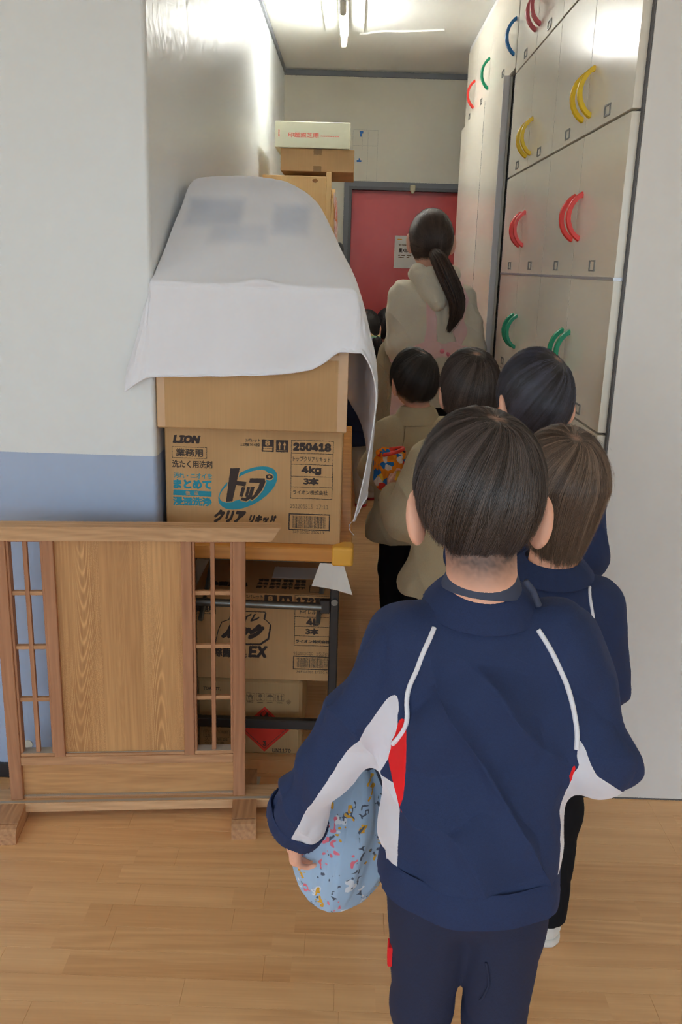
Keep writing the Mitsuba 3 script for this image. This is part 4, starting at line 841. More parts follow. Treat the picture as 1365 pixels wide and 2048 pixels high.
def person(key_label, J, group=None, skin='skin', h=0.006, hand=None):
    """builds the body (one mesh) and the shoes; J holds joints and sizes; returns the key"""
    k = thing('person', key_label, 'person'); R = J['R']; s = J['s']; c = J['head']
    pts = np.array([J[a] for a in ('head', 'neck', 'shl', 'shr', 'ell', 'elr', 'wrl', 'wrr', 'pel', 'kneel', 'kneer', 'ankl', 'ankr')])
    lo, hi = pts.min(0)-0.16*J['w']*6, pts.max(0)+0.16*J['w']*6; lo[2] = -0.01
    lo = np.maximum(lo, pts.min(0)-0.2); hi = np.minimum(hi, pts.max(0)+0.2); hi[2] = c[2]+1.3*s; lo[2] = -0.012
    F = Field(lo, hi, h); w = J['w']   # w: limb thickness unit, about 0.036 for a child's upper arm
    head_field(F, c, R, s, J.get('ear', -0.22), J.get('earx', 0.80))
    nb = J['neck']; nkw = J.get('nkw', 0.47); F.cone(c+R@(V3(0, -0.18, -0.55)*s), nb, nkw*s, nkw*s, 0.06*s)
    ch = lerp(nb, J['pel'], 0.38)
    fy = (R@V3(0, 1, 0), 0.72); F.cone(J['shl'], J['shr'], w*0.95, w*0.95, w*0.7); F.cone(lerp(J['shl'], J['shr'], .3)*0.5+ch*0.5, lerp(J['shl'], J['shr'], .7)*0.5+ch*0.5, w*1.7, w*1.7, w*0.6, sq=fy)
    F.cone(ch, J['pel'], w*2.1, w*2.3, w*0.6, sq=fy); F.cone(nb, ch, 0.40*s, w*1.8, w*0.6, sq=fy)
    for a in 'lr':
        F.cone(J['sh'+a], J['el'+a], w*0.85, w*0.62, w*0.8); F.cone(J['el'+a], J['wr'+a], w*0.64, w*0.54, w*0.3)
        hp = J['pel']+R@V3((-1 if a == 'l' else 1)*w*1.45, 0, -w*0.4)
        F.cone(hp, J['knee'+a], w*1.30, w*0.92, w*0.8); F.cone(J['knee'+a], J['ank'+a], w*0.92, w*0.66, w*0.3); F.cone(J['ank'+a], J['ank'+a]+R@V3(0, w*2.2, -J['ank'+a][2]+w*0.75), w*0.7, w*0.6, w*0.4)
    m = F.mesh(2); hs = []
    for a, sd in (('l', -1), ('r', 1)):
        d, palm, curl = J['hand'+a]; hs.append(hand_mesh(J['wr'+a], V3(*d), V3(*palm), s*1.22, curl, sd, h=0.0026 if s < 0.105 else 0.003))
    B = weld(m, hs); q = (B.vertices-c)@R/s; colv = np.tile(np.array(lin(226, 172, 148)), (len(q), 1))
    if J.get('nape') is not None:   # clipped hair on the nape, and hair roots on the scalp
        z0, z1, yb = J['nape']; f = np.clip((q[:, 2]-z0+0.10*(np.abs(q[:, 0])/0.4)**2*-1)/(z1-z0), 0, 1)*(q[:, 1] < yb)*(np.abs(q[:, 0]) < 0.74)*(q[:, 2] > -1.5)
        f = f*(0.85+0.3*(meshkit.noise(q*22)-0.5)); colv = colv*(1-f[:, None])+np.array(lin(70, 62, 62))*f[:, None]
    obj('body', B, skin, k, smooth=True, color=colv)
    for x in (-1, 1):
        e = trimesh.creation.icosphere(2, 0.085*s); e.apply_translation(c+R@(V3(0.30*x, 0.775, -0.08)*s)); ek = obj('eye', e, 'eye_white', k, smooth=True)
        e = trimesh.creation.icosphere(2, 0.05*s); e.apply_translation(c+R@(V3(0.30*x, 0.822, -0.08)*s)); obj('iris', e, 'eye_iris', ek, smooth=True)
    lp = trimesh.creation.icosphere(2, 1.0); lp.vertices = lp.vertices*np.array([0.20, 0.06, 0.05])*s; lp.vertices = lp.vertices@R.T+c+R@(V3(0, 0.84, -0.60)*s); obj('lips', lp, 'lips', k, smooth=True)
    return k
def shoes(k, J, L, yaw, top='shoe_white', sole='shoe_white'):
    for a in 'lr':
        p = V3(J['ank'+a][0], J['ank'+a][1], 0.0)+rot(yaw)@V3(0, 0.03, 0)
        sk = obj('shoe', shoe_mesh(p, yaw, L), top, k, smooth=40); obj('sole', shoe_mesh(p, yaw, L, True), sole, sk, smooth=40)
def trousers(k, J, wleg, wbot, zbot, bsdf, ztop=None, name='trousers', h=0.006, amp=0.004, seed=1, whip=0.0):
    pts = np.array([J['pel'], J['kneel'], J['kneer'], J['ankl'], J['ankr']]); F = Field(pts.min(0)-0.22, pts.max(0)+0.22, h); w = J['w']; R = J['R']
    top = J['pel']+V3(0, 0, w*2.4); F.cone(top, J['pel']+V3(0, 0, w*0.4), w*2.7, w*3.0, 0, sq=(R@V3(0, 1, 0), 0.85))
    for a in 'lr':
        hp = J['pel']+R@V3((-1 if a == 'l' else 1)*w*1.5, 0, -w*0.4); kn, an = J['knee'+a], J['ank'+a]
        F.cone(hp, kn, max(wleg*1.18, w*1.52, whip), wleg, 0.012); F.cone(kn, an, wleg, wbot, 0.02)
    F.plane(V3(0, 0, zbot), (0, 0, 1)); F.plane(V3(0, 0, ztop if ztop else top[2]), (0, 0, -1))
    m = folds(F.mesh(2), amp, 16, seed); return obj(name, m, bsdf, k, smooth=True), m
# ---------------------------------------------------------------- the boy in front
BLK, BLK2 = lin(44, 36, 34), lin(84, 74, 72)
def joints(x, y, H, yaw=0.0, s=0.098, w=0.034, lean=0.0, headoff=(0, 0, 0), armz=None, **kw):
    """a standing child or adult of height H at (x, y) facing +y turned by yaw; overrides in kw are world points"""
    R = rot(yaw); o = V3(x, y, 0); L = lambda a, b, c: o+R@V3(a, b, c)
    J = dict(R=rot(kw.pop('hyaw', yaw), kw.pop('hpitch', 0.0), kw.pop('hroll', 0.0)), s=s, w=w)
    J['head'] = L(0, lean, H-s*1.02)+V3(*headoff); zs = H-s*2.35-w*0.9
    J['neck'] = L(0, lean*0.8-0.01, zs+w*0.9); sw = kw.pop('sw', 3.0)*w
    J['shl'], J['shr'] = L(-sw, lean*0.75-0.01, zs), L(sw, lean*0.75-0.01, zs)
    J['pel'] = L(0, 0, H*0.50); J['ell'], J['elr'] = L(-sw-w*0.9, -0.03, zs-H*0.165), L(sw+w*0.9, -0.03, zs-H*0.165)
    J['wrl'], J['wrr'] = L(-sw-w*0.3, 0.10, zs-H*0.27), L(sw+w*0.3, 0.10, zs-H*0.27)
    J['kneel'], J['kneer'] = L(-w*1.6, 0.02, H*0.275), L(w*1.6, 0.0, H*0.275); J['ankl'], J['ankr'] = L(-w*1.5, 0.03, 0.065), L(w*1.5, -0.03, 0.065)
    f = R@V3(0, 1, 0); J['handl'] = J['handr'] = (tuple(R@V3(0, 0.75, -0.65)), tuple(R@V3(0, 0.3, 0.4)), 0.5)
    J['handl'] = ((0.15, 0.8, -0.55), (0.9, 0, -0.1), 0.5); J['handr'] = ((-0.15, 0.8, -0.55), (-0.9, 0, -0.1), 0.5)
    for a, b in kw.items(): J[a] = V3(*b) if isinstance(b, tuple) and not isinstance(b[0], tuple) else b
    return J
J1 = joints(0.655, -1.06, 1.178, s=0.097, w=0.033, lean=0.10, hpitch=0.10,
            head=(0.646, -0.955, 1.080), neck=(0.655, -0.995, 0.925), shl=(0.556, -0.995, 0.858), shr=(0.762, -0.995, 0.866),
            ell=(0.448, -1.02, 0.680), wrl=(0.400, -0.955, 0.535), elr=(0.820, -1.050, 0.718), wrr=(0.775, -0.890, 0.655), pel=(0.652, -1.075, 0.560),
            kneel=(0.598, -1.07, 0.330), kneer=(0.702, -1.09, 0.330), ankl=(0.597, -0.99, 0.065), ankr=(0.708, -1.17, 0.075))
J1['ear'] = -0.50; J1['earx'] = 0.87; J1['nkw'] = 0.49; J1['nape'] = (-1.42, -1.02, 0.30)
J1['handl'] = ((-0.02, 0.35, -0.93), (0.95, 0.25, 0.1), 0.45)
J1['handr'] = ((-0.6, 0.8, 0.1), (-0.5, -0.2, -0.6), 0.6)
p1 = person('boy in navy tracksuit with white piping and red side panel, nearest of all', J1, h=0.0045)
def add_hair(k, J, pole, cut, n, w, col, col2, seed, **kw):
    m, c = hair_mesh(J['head'], J['R'], J['s'], pole, cut, n, w, col, col2, seed, **kw); return obj('hair', m, 'hair', k, smooth=True, color=c)
add_hair(p1, J1, (0.14, -0.30, 0.94), cutfun(-0.93, -0.44, 0.20), 14000, 0.0042, BLK, BLK2, 1, vol=0.085, box=2.0, swirl=0.6, clump=0.9, tail=0.035, bald=0.02, fuzz=0.02, scale=(0.81, 0.96, 1.03))
# tracksuit top
def sweatshirt(J, h, hem, seed, armr=(0.060, 0.050, 0.040), girth=1.0, amp=0.004, necko=0.0, flare=1.0, gs=1.0):
    pts = np.array([J[a] for a in ('neck', 'shl', 'shr', 'ell', 'elr', 'wrl', 'wrr')]+[V3(J['pel'][0], J['pel'][1], hem)])
    F = Field(pts.min(0)-0.13, pts.max(0)+0.13, h); fw = J['R']@V3(0, 1, 0); fw[2] = 0; nb, pl = J['neck'], V3(J['pel'][0], J['pel'][1], hem)
    sl, sr = J['shl'], J['shr']; g = girth*J['w']/0.033
    F.cone(lerp(sl, sr, 0.10)-V3(0, 0, 0.012*g), lerp(sl, sr, 0.90)-V3(0, 0, 0.012*g), 0.056*g, 0.056*g, 0)
    F.cone(nb+V3(0, 0, 0.0), lerp(sl, sr, 0.5)-V3(0, 0, 0.02), 0.050*g, 0.085*g, 0.05)
    ch = lerp(lerp(sl, sr, 0.5), pl, 0.30); wb = lerp(lerp(sl, sr, 0.5), pl, 0.80); side = (sr-sl)/np.linalg.norm(sr-sl)
    F.cone(ch-side*0.052*g, wb-side*0.052*g, 0.080*g, 0.076*g, 0.05, sq=(fw, 0.95)); F.cone(ch+side*0.052*g, wb+side*0.052*g, 0.080*g, 0.076*g, 0.05, sq=(fw, 0.95))
    F.cone(ch, wb, 0.098*g, 0.100*g, 0.03, sq=(fw, 0.95))
    q = flare; u3 = V3(0, 0, 0.03)
    F.cone(wb-side*0.05*g, pl-side*0.048*g*q+u3, 0.078*g, 0.066*g*q, 0.03, sq=(fw, 0.95)); F.cone(wb+side*0.05*g, pl+side*0.048*g*q+u3, 0.078*g, 0.066*g*q, 0.03, sq=(fw, 0.95)); F.cone(wb, pl+u3, 0.098*g, 0.085*g*q, 0.03, sq=(fw, 0.95))
    F.plane(pl, (0, 0, 1), 0.006)
    ra, rb, rc = armr
    for a in 'lr':
        s_, e_, w_ = J['sh'+a], J['el'+a], J['wr'+a]
        F.cone(s_, e_, ra, rb, 0.035); F.cone(e_, w_, rb, rc, 0.02)
    nk = nb+V3(0, 0, 0.045)+fw*0.01; F.cone(nk-V3(0, 0, 0.035), nk+V3(0, 0, 0.10), 0.066*g+necko, 0.085*g+necko, 0.006, cut=True)
    for a in 'lr':
        d = J['wr'+a]-J['el'+a]; d /= np.linalg.norm(d); c = J['wr'+a]-d*0.004
        P = np.stack(np.meshgrid(*F.ax, indexing='ij'), -1); near = np.linalg.norm(P-J['wr'+a], axis=-1) < rc*2.0
        F.d = np.where(near, np.maximum(F.d, ((P-c)@d).astype(np.float32)), F.d)
    m = F.mesh(2); mk = np.clip((np.linalg.norm(m.vertices-nb, axis=1)-0.075*g)/0.05, 0, 1); q = np.array([[0.8, 0, 0.6], [0, 1, 0], [-0.6, 0, 0.8]]); mv = m.vertices.copy()
    n0 = m.vertex_normals; big = (meshkit.fbm((mv@q)*np.array([13, 9, 3.2])+seed, 2, seed+20)-0.5)*3.2*amp+((1-np.abs(2*meshkit.noise((mv@q.T)*np.array([15, 10, 4.0])+seed*2, seed+30)-1))**3-0.3)*1.5*amp
    m.vertices = mv+n0*(big*mk)[:, None]; return folds(m, amp*0.7, 14, seed, mk)
def hug(parent, m, c, n, hgt, thick, bsdf, name, rmax=0.2, dz=0.0, flare=0.0, reach=0.012, ribs=44, blur=5):
    """ribbed band that follows the cross-section of the mesh m around c with axis n"""
    n = np.asarray(n, float)/np.linalg.norm(n); c = np.asarray(c, float); e1 = np.cross(n, [0, 1, 0.01]); e1 /= np.linalg.norm(e1); e2 = np.cross(n, e1)
    q = m.vertices-c; k = np.abs(q@n) < reach; q = q[k]; x, y = q@e1, q@e2; r = np.hypot(x, y); k = r < rmax; a = np.arctan2(y, x)[k]; r = r[k]
    N = 96; th = np.linspace(0, 2*np.pi, N, endpoint=False); rad = np.zeros(N)
    for i, t in enumerate(th):
        d = np.abs((a-t+np.pi) % (2*np.pi)-np.pi); w = d < 0.16; rad[i] = np.percentile(r[w], 90) if w.sum() > 2 else np.nan
    bad = np.isnan(rad)
    if bad.any(): rad[bad] = np.interp(th[bad], th[~bad], rad[~bad], period=2*np.pi)
    for _ in range(blur): rad = (np.roll(rad, 1)+2*rad+np.roll(rad, -1))/4
    sec = [(-1, -.3), (-.85, .6), (0, 1), (.85, .6), (1, -.3), (0.8, -2.0), (-0.8, -2.0)]; V = []
    for i, t in enumerate(th):
        for hh, o in sec:
            rr = rad[i]*(1-flare*hh)+thick*o+(0.0009*math.cos(t*ribs) if abs(hh) < 0.9 and o > 0 else 0)
            V.append(c+rr*(math.cos(t)*e1+math.sin(t)*e2)+n*(hh*hgt/2+dz))
    ns = len(sec); F = []
    for i in range(N):
        for j in range(ns):
            p0, p1, p2, p3 = i*ns+j, i*ns+(j+1) % ns, ((i+1) % N)*ns+(j+1) % ns, ((i+1) % N)*ns+j
            F += [[p0, p3, p2], [p0, p2, p1]]
    b = trimesh.Trimesh(np.array(V), np.array(F), process=False)
    if b.volume < 0: b.invert()
    return obj(name, b, bsdf, parent, smooth=50)
m1 = sweatshirt(J1, 0.0042, 0.540, 4, armr=(0.061, 0.048, 0.037), amp=0.009)
v = m1.vertices
def sleeve_axis(J, a):
    d1, t1 = seg_d(v, J['sh'+a], J['el'+a]); d2, t2 = seg_d(v, J['el'+a], J['wr'+a]); return d1, t1, d2, t2
A = np.full(len(v), -0.05); B = np.full(len(v), -0.05)
for a, sg in (('l', -1), ('r', 1)):
    d1, t1, d2, t2 = sleeve_axis(J1, a); d = np.minimum(d1, d2); onarm = (d < 0.066) & (np.abs(v[:, 0]-0.658) > 0.118)
    # underside of the sleeve, seen from the axis of the arm
    q = np.where((d1 < d2)[:, None], J1['sh'+a]+t1[:, None]*(J1['el'+a]-J1['sh'+a]), J1['el'+a]+t2[:, None]*(J1['wr'+a]-J1['el'+a]))
    rad = (v-q)/np.maximum(np.linalg.norm(v-q, axis=1, keepdims=True), 1e-6)
    inward = V3(-sg*0.80, -0.28, -0.52) if a == 'l' else V3(-sg*0.55, -0.30, -0.78); inward /= np.linalg.norm(inward)
    tt = np.where(d1 < d2, t1*0.5, 0.5+t2*0.5); A = np.where(onarm & (tt > 0.10), (rad@inward)-(0.36-0.12*np.clip(tt*2-0.3, 0, 1)), A)
    # side of the body: white strip below, red wedge above it
    xe = np.abs(v[:, 0]-0.658); z = v[:, 2]; tors = ~onarm & (z < 0.80) & (z > 0.545) & (np.sign(v[:, 0]-0.658) == sg)
    A = np.where(tors, np.minimum((xe-(0.109 if a == 'l' else 0.106))*12, (0.70 if a == 'l' else 0.68)-z), A)
    B = np.where((~onarm) & (z < 0.82) & (np.sign(v[:, 0]-0.658) == sg), np.minimum((xe-(0.1035 if a == 'l' else 0.110))*12, np.minimum(z-0.655-np.maximum(0, xe-0.1035)*3.0, (0.785 if a == 'l' else 0.745)-z)), B)
A, B = blur_field(m1, A, 5), blur_field(m1, B, 5)
sw1 = obj('tracksuit_top', m1, 'tracksuit', p1, smooth=True, uv=np.stack([A, B], 1), label='navy tracksuit top with white sleeve undersides and red side wedge')
for path in ([(0.588, -1.04, 0.905), (0.560, -1.07, 0.85), (0.545, -1.08, 0.80), (0.532, -1.07, 0.745)], [(0.722, -1.04, 0.905), (0.752, -1.07, 0.86), (0.770, -1.08, 0.81), (0.778, -1.07, 0.755)]):
    obj('piping', piping(m1, path, 0.0034), 'white_piping', sw1, smooth=True, label='white piping')
# ribbed collar, cuffs and waistband
def ring_band(parent, c, n, rx, ry, fw, hgt, thick, bsdf, name, flare=0.0):
    n = np.asarray(n, float)/np.linalg.norm(n); fw = np.asarray(fw, float)-n*(np.asarray(fw)@n); fw /= np.linalg.norm(fw); sd = np.cross(fw, n); V = []; N = 96
    sec = [(-1, -.2), (-.85, .6), (0, 1), (.8, .7), (1, 0), (0.8, -1.0), (-0.8, -1.0)]; ns = len(sec)
    for i in range(N):
        a = 2*np.pi*i/N
        for hh, o in sec:
            e = thick*o+(0.0007*math.cos(a*48) if abs(hh) < 0.9 and o > 0 else 0); q = 1-flare*hh
            V.append(np.asarray(c)+sd*(rx*q+e)*math.sin(a)+fw*(ry*q+e)*math.cos(a)+n*(hh*hgt/2))
    F = []
    for i in range(N):
        for j in range(ns):
            p0, p1, p2, p3 = i*ns+j, i*ns+(j+1) % ns, ((i+1) % N)*ns+(j+1) % ns, ((i+1) % N)*ns+j; F += [[p0, p3, p2], [p0, p2, p1]]
    b = trimesh.Trimesh(np.array(V), np.array(F), process=False)
    if b.volume < 0: b.invert()
    return obj(name, b, bsdf, parent, smooth=50)
def trims(k, m, J, hem, bsdf, collar=True, cr=(0.028, 0.003), waist=True, rc=0.04):
    if collar:
        c = J['neck']+J['R']@V3(0, 0.008, 0.012); g_ = J['w']/0.033; ring_band(k, c-V3(0, 0, 0.004), J['R']@V3(0, -0.26, 1), 0.066*g_, 0.066*g_, J['R']@V3(0, 1, 0), 0.034, 0.004, bsdf, 'collar', flare=0.22)
    if waist: hug(k, m, V3(J['pel'][0], J['pel'][1], hem+0.022), (0, 0, 1), 0.050, 0.004, bsdf, 'waistband', rmax=0.2, flare=0.03, blur=2)
    for a in 'lr':
        d = J['wr'+a]-J['el'+a]; d = d/np.linalg.norm(d); hug(k, m, J['wr'+a]-d*0.018, d, 0.032, 0.0022, bsdf, 'cuff', rmax=rc*1.6, flare=0.04)
trims(sw1, m1, J1, 0.540, 'navy')
ns = obj('neck_strap', shell(np.array([[J1['neck']+V3((0.056-0.003*j)*math.sin(t), 0.012-(0.058-0.004*j)*math.cos(t), 0.020+0.0085*j-0.012*(t/1.9)**2-0.004*t) for j in range(5)] for t in np.linspace(-1.9, 1.9, 40)]), 0.003), 'strap_navy', p1, smooth=True, label='wide dark strap around the neck')
obj('strap_end', tube([J1['neck']+V3(*q) for q in ((0.050, -0.022, 0.040), (0.062, -0.020, 0.026), (0.072, -0.02, 0.005))], 0.0045, 8), 'strap_navy', ns, smooth=True)
def shorts(k, J, zbot, wl, bsdf, h=0.005, seed=3):
    return trousers(k, J, wl, wl*0.92, zbot, bsdf, ztop=0.565, whip=0.070, name='shorts', h=h, amp=0.004, seed=seed)
sk1, sm1 = shorts(p1, J1, 0.295, 0.043, 'navy_dark')
obj('seam', piping(sm1, [(0.660, -1.17, 0.465), (0.662, -1.175, 0.43), (0.655, -1.15, 0.39)], 0.0018), 'navy_dark', sk1, smooth=True)
i_ = cKDTree(sm1.vertices).query((0.52, -1.085, 0.42))[1]; q_ = sm1.vertices[i_]; obj('side_tab', bx(q_[0]-0.004, q_[0]+0.003, q_[1]-0.01, q_[1]+0.01, q_[2]-0.016, q_[2]+0.016, 0.001), 'red_panel', sk1)
trousers(p1, J1, 0.034, 0.030, 0.05, 'black_cloth', ztop=0.40, name='leggings', amp=0.002)
shoes(p1, J1, 0.175, 0.0)
# drawstring bag in his left hand
def drawbag(lab, top, bot, rmax, flat, seed, bsdf, prof_=(0.02, 0.35, 0.72, 0.97, 1.0, 0.82, 0.48, 0.27, 0.36, 0.34), twist=0.0):
    top, bot = V3(*top), V3(*bot); ax = (top-bot); L = np.linalg.norm(ax); ax /= L; a1 = np.cross(ax, [0, 1, 0]); a1 /= np.linalg.norm(a1); a2 = np.cross(a1, ax)
    nu, nv = 90, 120; t = np.linspace(0, 1, nu); ph = np.linspace(0, 2*np.pi, nv, endpoint=False)
    prof = PchipInterpolator([0, 0.03, 0.12, 0.3, 0.5, 0.68, 0.8, 0.86, 0.93, 1.0], list(prof_))(t)*rmax
    g = meshkit.fbm(np.stack([np.cos(ph)*3.2+0*t[:, None], np.sin(ph)*3.2+0*t[:, None], t[:, None]*1.5+0*ph], -1), 3, seed)-0.5
    pleat = 1.6*np.sin(ph*11+3*np.sin(ph*2)+t[:, None]*1.5)*0.5+np.sin(ph*7+1)*0.3
    r = prof[:, None]*(1+(0.10+0.25*np.clip(t[:, None]-0.35, 0, 1))*pleat*np.clip(t[:, None]*3, 0, 1)*0.7+0.35*g)
    V = bot+ax*(t*L)[:, None, None]+r[..., None]*(np.cos(ph+twist*t[:, None])[..., None]*a1+flat*np.sin(ph+twist*t[:, None])[..., None]*a2)
    i = np.arange(nu*nv).reshape(nu, nv); j = np.roll(i, -1, 1)
    f = np.vstack([np.stack([i[:-1], j[:-1], j[1:]], -1).reshape(-1, 3), np.stack([i[:-1], j[1:], i[1:]], -1).reshape(-1, 3)]); V = V.reshape(-1, 3)
    V = np.vstack([V, bot, top-ax*0.02]); n0 = nu*nv
    f = np.vstack([f, [[n0, j[0, q], i[0, q]] for q in range(nv)], [[n0+1, i[-1, q], j[-1, q]] for q in range(nv)]])
    uv = np.vstack([np.stack([np.broadcast_to(ph/(2*np.pi), (nu, nv)), np.broadcast_to(t[:, None], (nu, nv))], -1).reshape(-1, 2), [[0, 0], [0, 1]]])
    m = trimesh.Trimesh(V, f, process=False)
    if m.volume < 0: m.invert()
    return m, uv, ax, L
def _bagprint(p, n, uv):
    wx, wz = 0.9*(noise(p.x*150, p.z*150, 1.0)-0.5), 0.9*(noise(p.x*150, p.z*150, 9.0)-0.5)
    a, b, c = mikit.voronoi(p.x*50-p.z*24+wx, p.z*30+p.x*16+wz)
    e = mikit.voronoi(p.x*80-p.z*44+7+wx*2, p.z*40+p.x*24+3+wz*2)
    base = mi.Color3f(lin(158, 184, 212))
    base = dr.select((a < 0.24) & (c < 0.22), mi.Color3f(lin(208, 160, 62)), base)
    base = dr.select((a < 0.24) & (c > 0.36) & (c < 0.5), mi.Color3f(lin(216, 116, 136)), base)
    base = dr.select((a < 0.34) & (c > 0.62) & (c < 0.76), mi.Color3f(lin(212, 218, 228)), base)
    base = dr.select((e[0] < 0.26) & (e[2] < 0.20), mi.Color3f(lin(84, 92, 110)), base)
    return base
mat('bag_print', mikit.proc(_bagprint), 0.75, 0.2)
bm, buv, bax, bL = drawbag('', (0.512, -0.862, 0.640), (0.456, -0.900, 0.345), 0.078, 0.74, 3, 'bag_print')
bag1 = thing('drawstring_bag', 'pale blue drawstring bag with small coloured prints in the left hand of the nearest boy', 'bag')
obj('pouch', bm, 'bag_print', bag1, smooth=True)
nk = V3(0.456, -0.900, 0.345)+bax*bL*0.862
obj('drawstring', cat(tube([nk+0.023*np.array([math.cos(t), math.sin(t)*0.8, 0.1*math.sin(t)]) for t in np.linspace(0, 2*np.pi, 24, endpoint=False)], 0.003, 6, closed=True), tube([nk+V3(0.02, -0.015, 0), nk+V3(0.035, -0.03, -0.03), nk+V3(0.05, -0.03, -0.075)], 0.002, 6)), 'strap_navy', bag1, smooth=True)
obj('cord_toggle', tube([nk, nk+V3(0.012, -0.012, 0.035), V3(0.528, -0.905, 0.672), V3(0.531, -0.908, 0.690)], [0.002, 0.002, 0.007, 0.006], 8), 'blue_tape', bag1, smooth=True, label='blue cord toggle')
# ---------------------------------------------------------------- the others in the queue
BRN, BRN2 = lin(70, 56, 48), lin(128, 108, 94)
def tracksuit(k, J, hem, seed, h=0.006, pipes=True, amp=0.005, armr=(0.056, 0.045, 0.036)):
    m = sweatshirt(J, h, hem, seed, armr=armr, amp=amp); q = obj('tracksuit_top', m, 'navy', k, smooth=True)
    trims(q, m, J, hem, 'navy')
    if pipes:
        for sd in (-1, 1):
            a = J['shl'] if sd < 0 else J['shr']; n0 = J['neck']; R = J['R']
            P = [n0+R@V3(sd*0.066, -0.03, -0.015), lerp(n0, a, 0.55)+R@V3(sd*0.025, -0.05, -0.04), a+R@V3(-sd*0.002, -0.055, -0.075), a+R@V3(-sd*0.018, -0.05, -0.125)]
            obj('piping', piping(m, P, 0.0030), 'white_piping', q, smooth=True, label='white piping')
    return q
def coat(k, J, hem, seed, h=0.006, flare=1.35, girth=1.06, armr=(0.060, 0.054, 0.046), amp=0.006, bsdf='tan_coat'):
    m = sweatshirt(J, h, hem, seed, armr=armr, amp=amp, flare=flare, girth=girth); q = obj('coat', m, bsdf, k, smooth=True)
    R = J['R']; n = J['neck']; a = np.linspace(-2.5, 2.5, 50); rows = []
    for t in np.linspace(0, 1, 9):   # stand-and-fall collar
        r = 0.050+0.030*t**0.8; z = 0.034-0.062*t**1.4; rows.append(np.stack([r*1.05*np.sin(a), 0.012-r*np.cos(a), z+0*a], 1)@R.T+n)
    obj('collar', shell(np.array(rows), 0.004), bsdf, q, smooth=True)
    b0, b1 = lerp(J['shl'], J['shr'], 0.5), V3(J['pel'][0], J['pel'][1], hem); bk = R@V3(0, -0.13, 0)
    P = [lerp(b0, b1, t)+bk for t in (0.12, 0.5, 0.95)]; obj('back_seam', piping(m, P, 0.0012, off=0.0002), 'seam_tan', q, smooth=True)
    for sd in 'lr':
        s = -1 if sd == 'l' else 1; A = J['sh'+sd]
        obj('sleeve_seam', piping(m, [n+R@V3(s*0.06, -0.035, -0.01), lerp(n, A, 0.62)+R@V3(s*0.01, -0.06, -0.045), A+R@V3(-s*0.012, -0.06, -0.11)], 0.0012, off=0.0002), 'seam_tan', q, smooth=True)
        obj('cuff_button', trimesh.creation.icosphere(1, 0.006).apply_translation(lerp(J['el'+sd], J['wr'+sd], 0.85)+R@V3(s*armr[2]*0.95, -0.01, 0)), 'seam_tan', q)
    return q
mat('seam_tan', lin(138, 122, 96), 0.85, 0.15)
def child(lab, J, hair, top, hem, shoe=('shoe_white', 'shoe_white'), leg='black_cloth', legw=(0.046, 0.036), seed=3, h=0.007, yaw=0.0):
    k = person(lab, J, h=h); pole, cut, n, w, c1, c2, kw = hair; add_hair(k, J, pole, cut, n, w, c1, c2, seed, **kw)
    (coat if top == 'coat' else tracksuit)(k, J, hem, seed+1, h=h)
    trousers(k, J, legw[0]+0.008, legw[1]+0.004, 0.06, leg, ztop=hem+0.06, h=h, amp=0.003, seed=seed); shoes(k, J, 0.17, yaw, *shoe); return k
# right behind the nearest boy: long brown hair
J2 = joints(0.862, -0.52, 1.075, s=0.095, w=0.033, head=(0.868, -0.50, 0.985), neck=(0.860, -0.525, 0.815), shl=(0.765, -0.52, 0.752), shr=(0.948, -0.52, 0.745), hyaw=-0.12, hpitch=0.12,
            ell=(0.735, -0.53, 0.58), elr=(0.985, -0.52, 0.575), wrl=(0.77, -0.40, 0.52), wrr=(0.945, -0.39, 0.52), ear=-0.35, earx=0.68, nape=(-1.15, -0.8, 0.3))
p2 = child('child with brown neck length hair in a navy tracksuit, right behind the nearest boy', J2,
      ((0.16, -0.42, 0.86), cutfun(-1.50, -1.05, -0.05), 10500, 0.0042, BRN, BRN2, dict(vol=0.10, box=2.4, swirl=0.8, clump=0.8, tail=0.16, fuzz=0.06, hang=-0.20, drop=2.0, taper=0.72, scale=(0.80, 0.95, 1.02), segs=8)), 'track', 0.42, seed=21)
# short cropped hair
J3 = joints(0.87, -0.20, 1.20, s=0.094, w=0.034, head=(0.868, -0.20, 1.105), hyaw=0.28, hpitch=0.08, ear=-0.38, nape=(-1.15, -0.8, 0.3))
p3 = child('boy with cropped black hair by the end panel, behind the brown haired child', J3,
      ((0.30, -0.45, 0.84), cutfun(-0.95, -0.45, 0.45), 11000, 0.0034, lin(38, 36, 40), lin(78, 80, 96), dict(vol=0.04, box=2.15, swirl=0.9, clump=0.7, tail=0.06, fuzz=0.012, scale=(0.81, 0.94, 1.03), segs=4)), 'track', 0.46, seed=31)
# tan coat, orange bag
J4 = joints(0.795, 0.36, 1.145, s=0.094, w=0.034, head=(0.803, 0.37, 1.050), hyaw=0.05, hpitch=0.08, ear=-0.38, shl=(0.700, 0.36, 0.835), shr=(0.905, 0.36, 0.835), ell=(0.640, 0.33, 0.655), wrl=(0.605, 0.46, 0.70), elr=(0.955, 0.34, 0.66), wrr=(0.93, 0.47, 0.62), kneel=(0.690, 0.43, 0.31), ankl=(0.675, 0.36, 0.07), nape=(-1.15, -0.8, 0.3))
J4['handl'] = ((0.05, 0.75, 0.5), (0.5, 0.3, 0.6), 0.6)
p4 = child('child in a tan coat holding an orange patterned bag, dark bowl haircut', J4,
      ((0.05, -0.38, 0.9), cutfun(-1.05, -0.70, 0.15), 6000, 0.005, BLK, BLK2, dict(vol=0.10, box=2.5, swirl=0.6, clump=0.5, tail=0.05, scale=(0.80, 0.94, 1.03), segs=6)), 'coat', 0.435, seed=41)
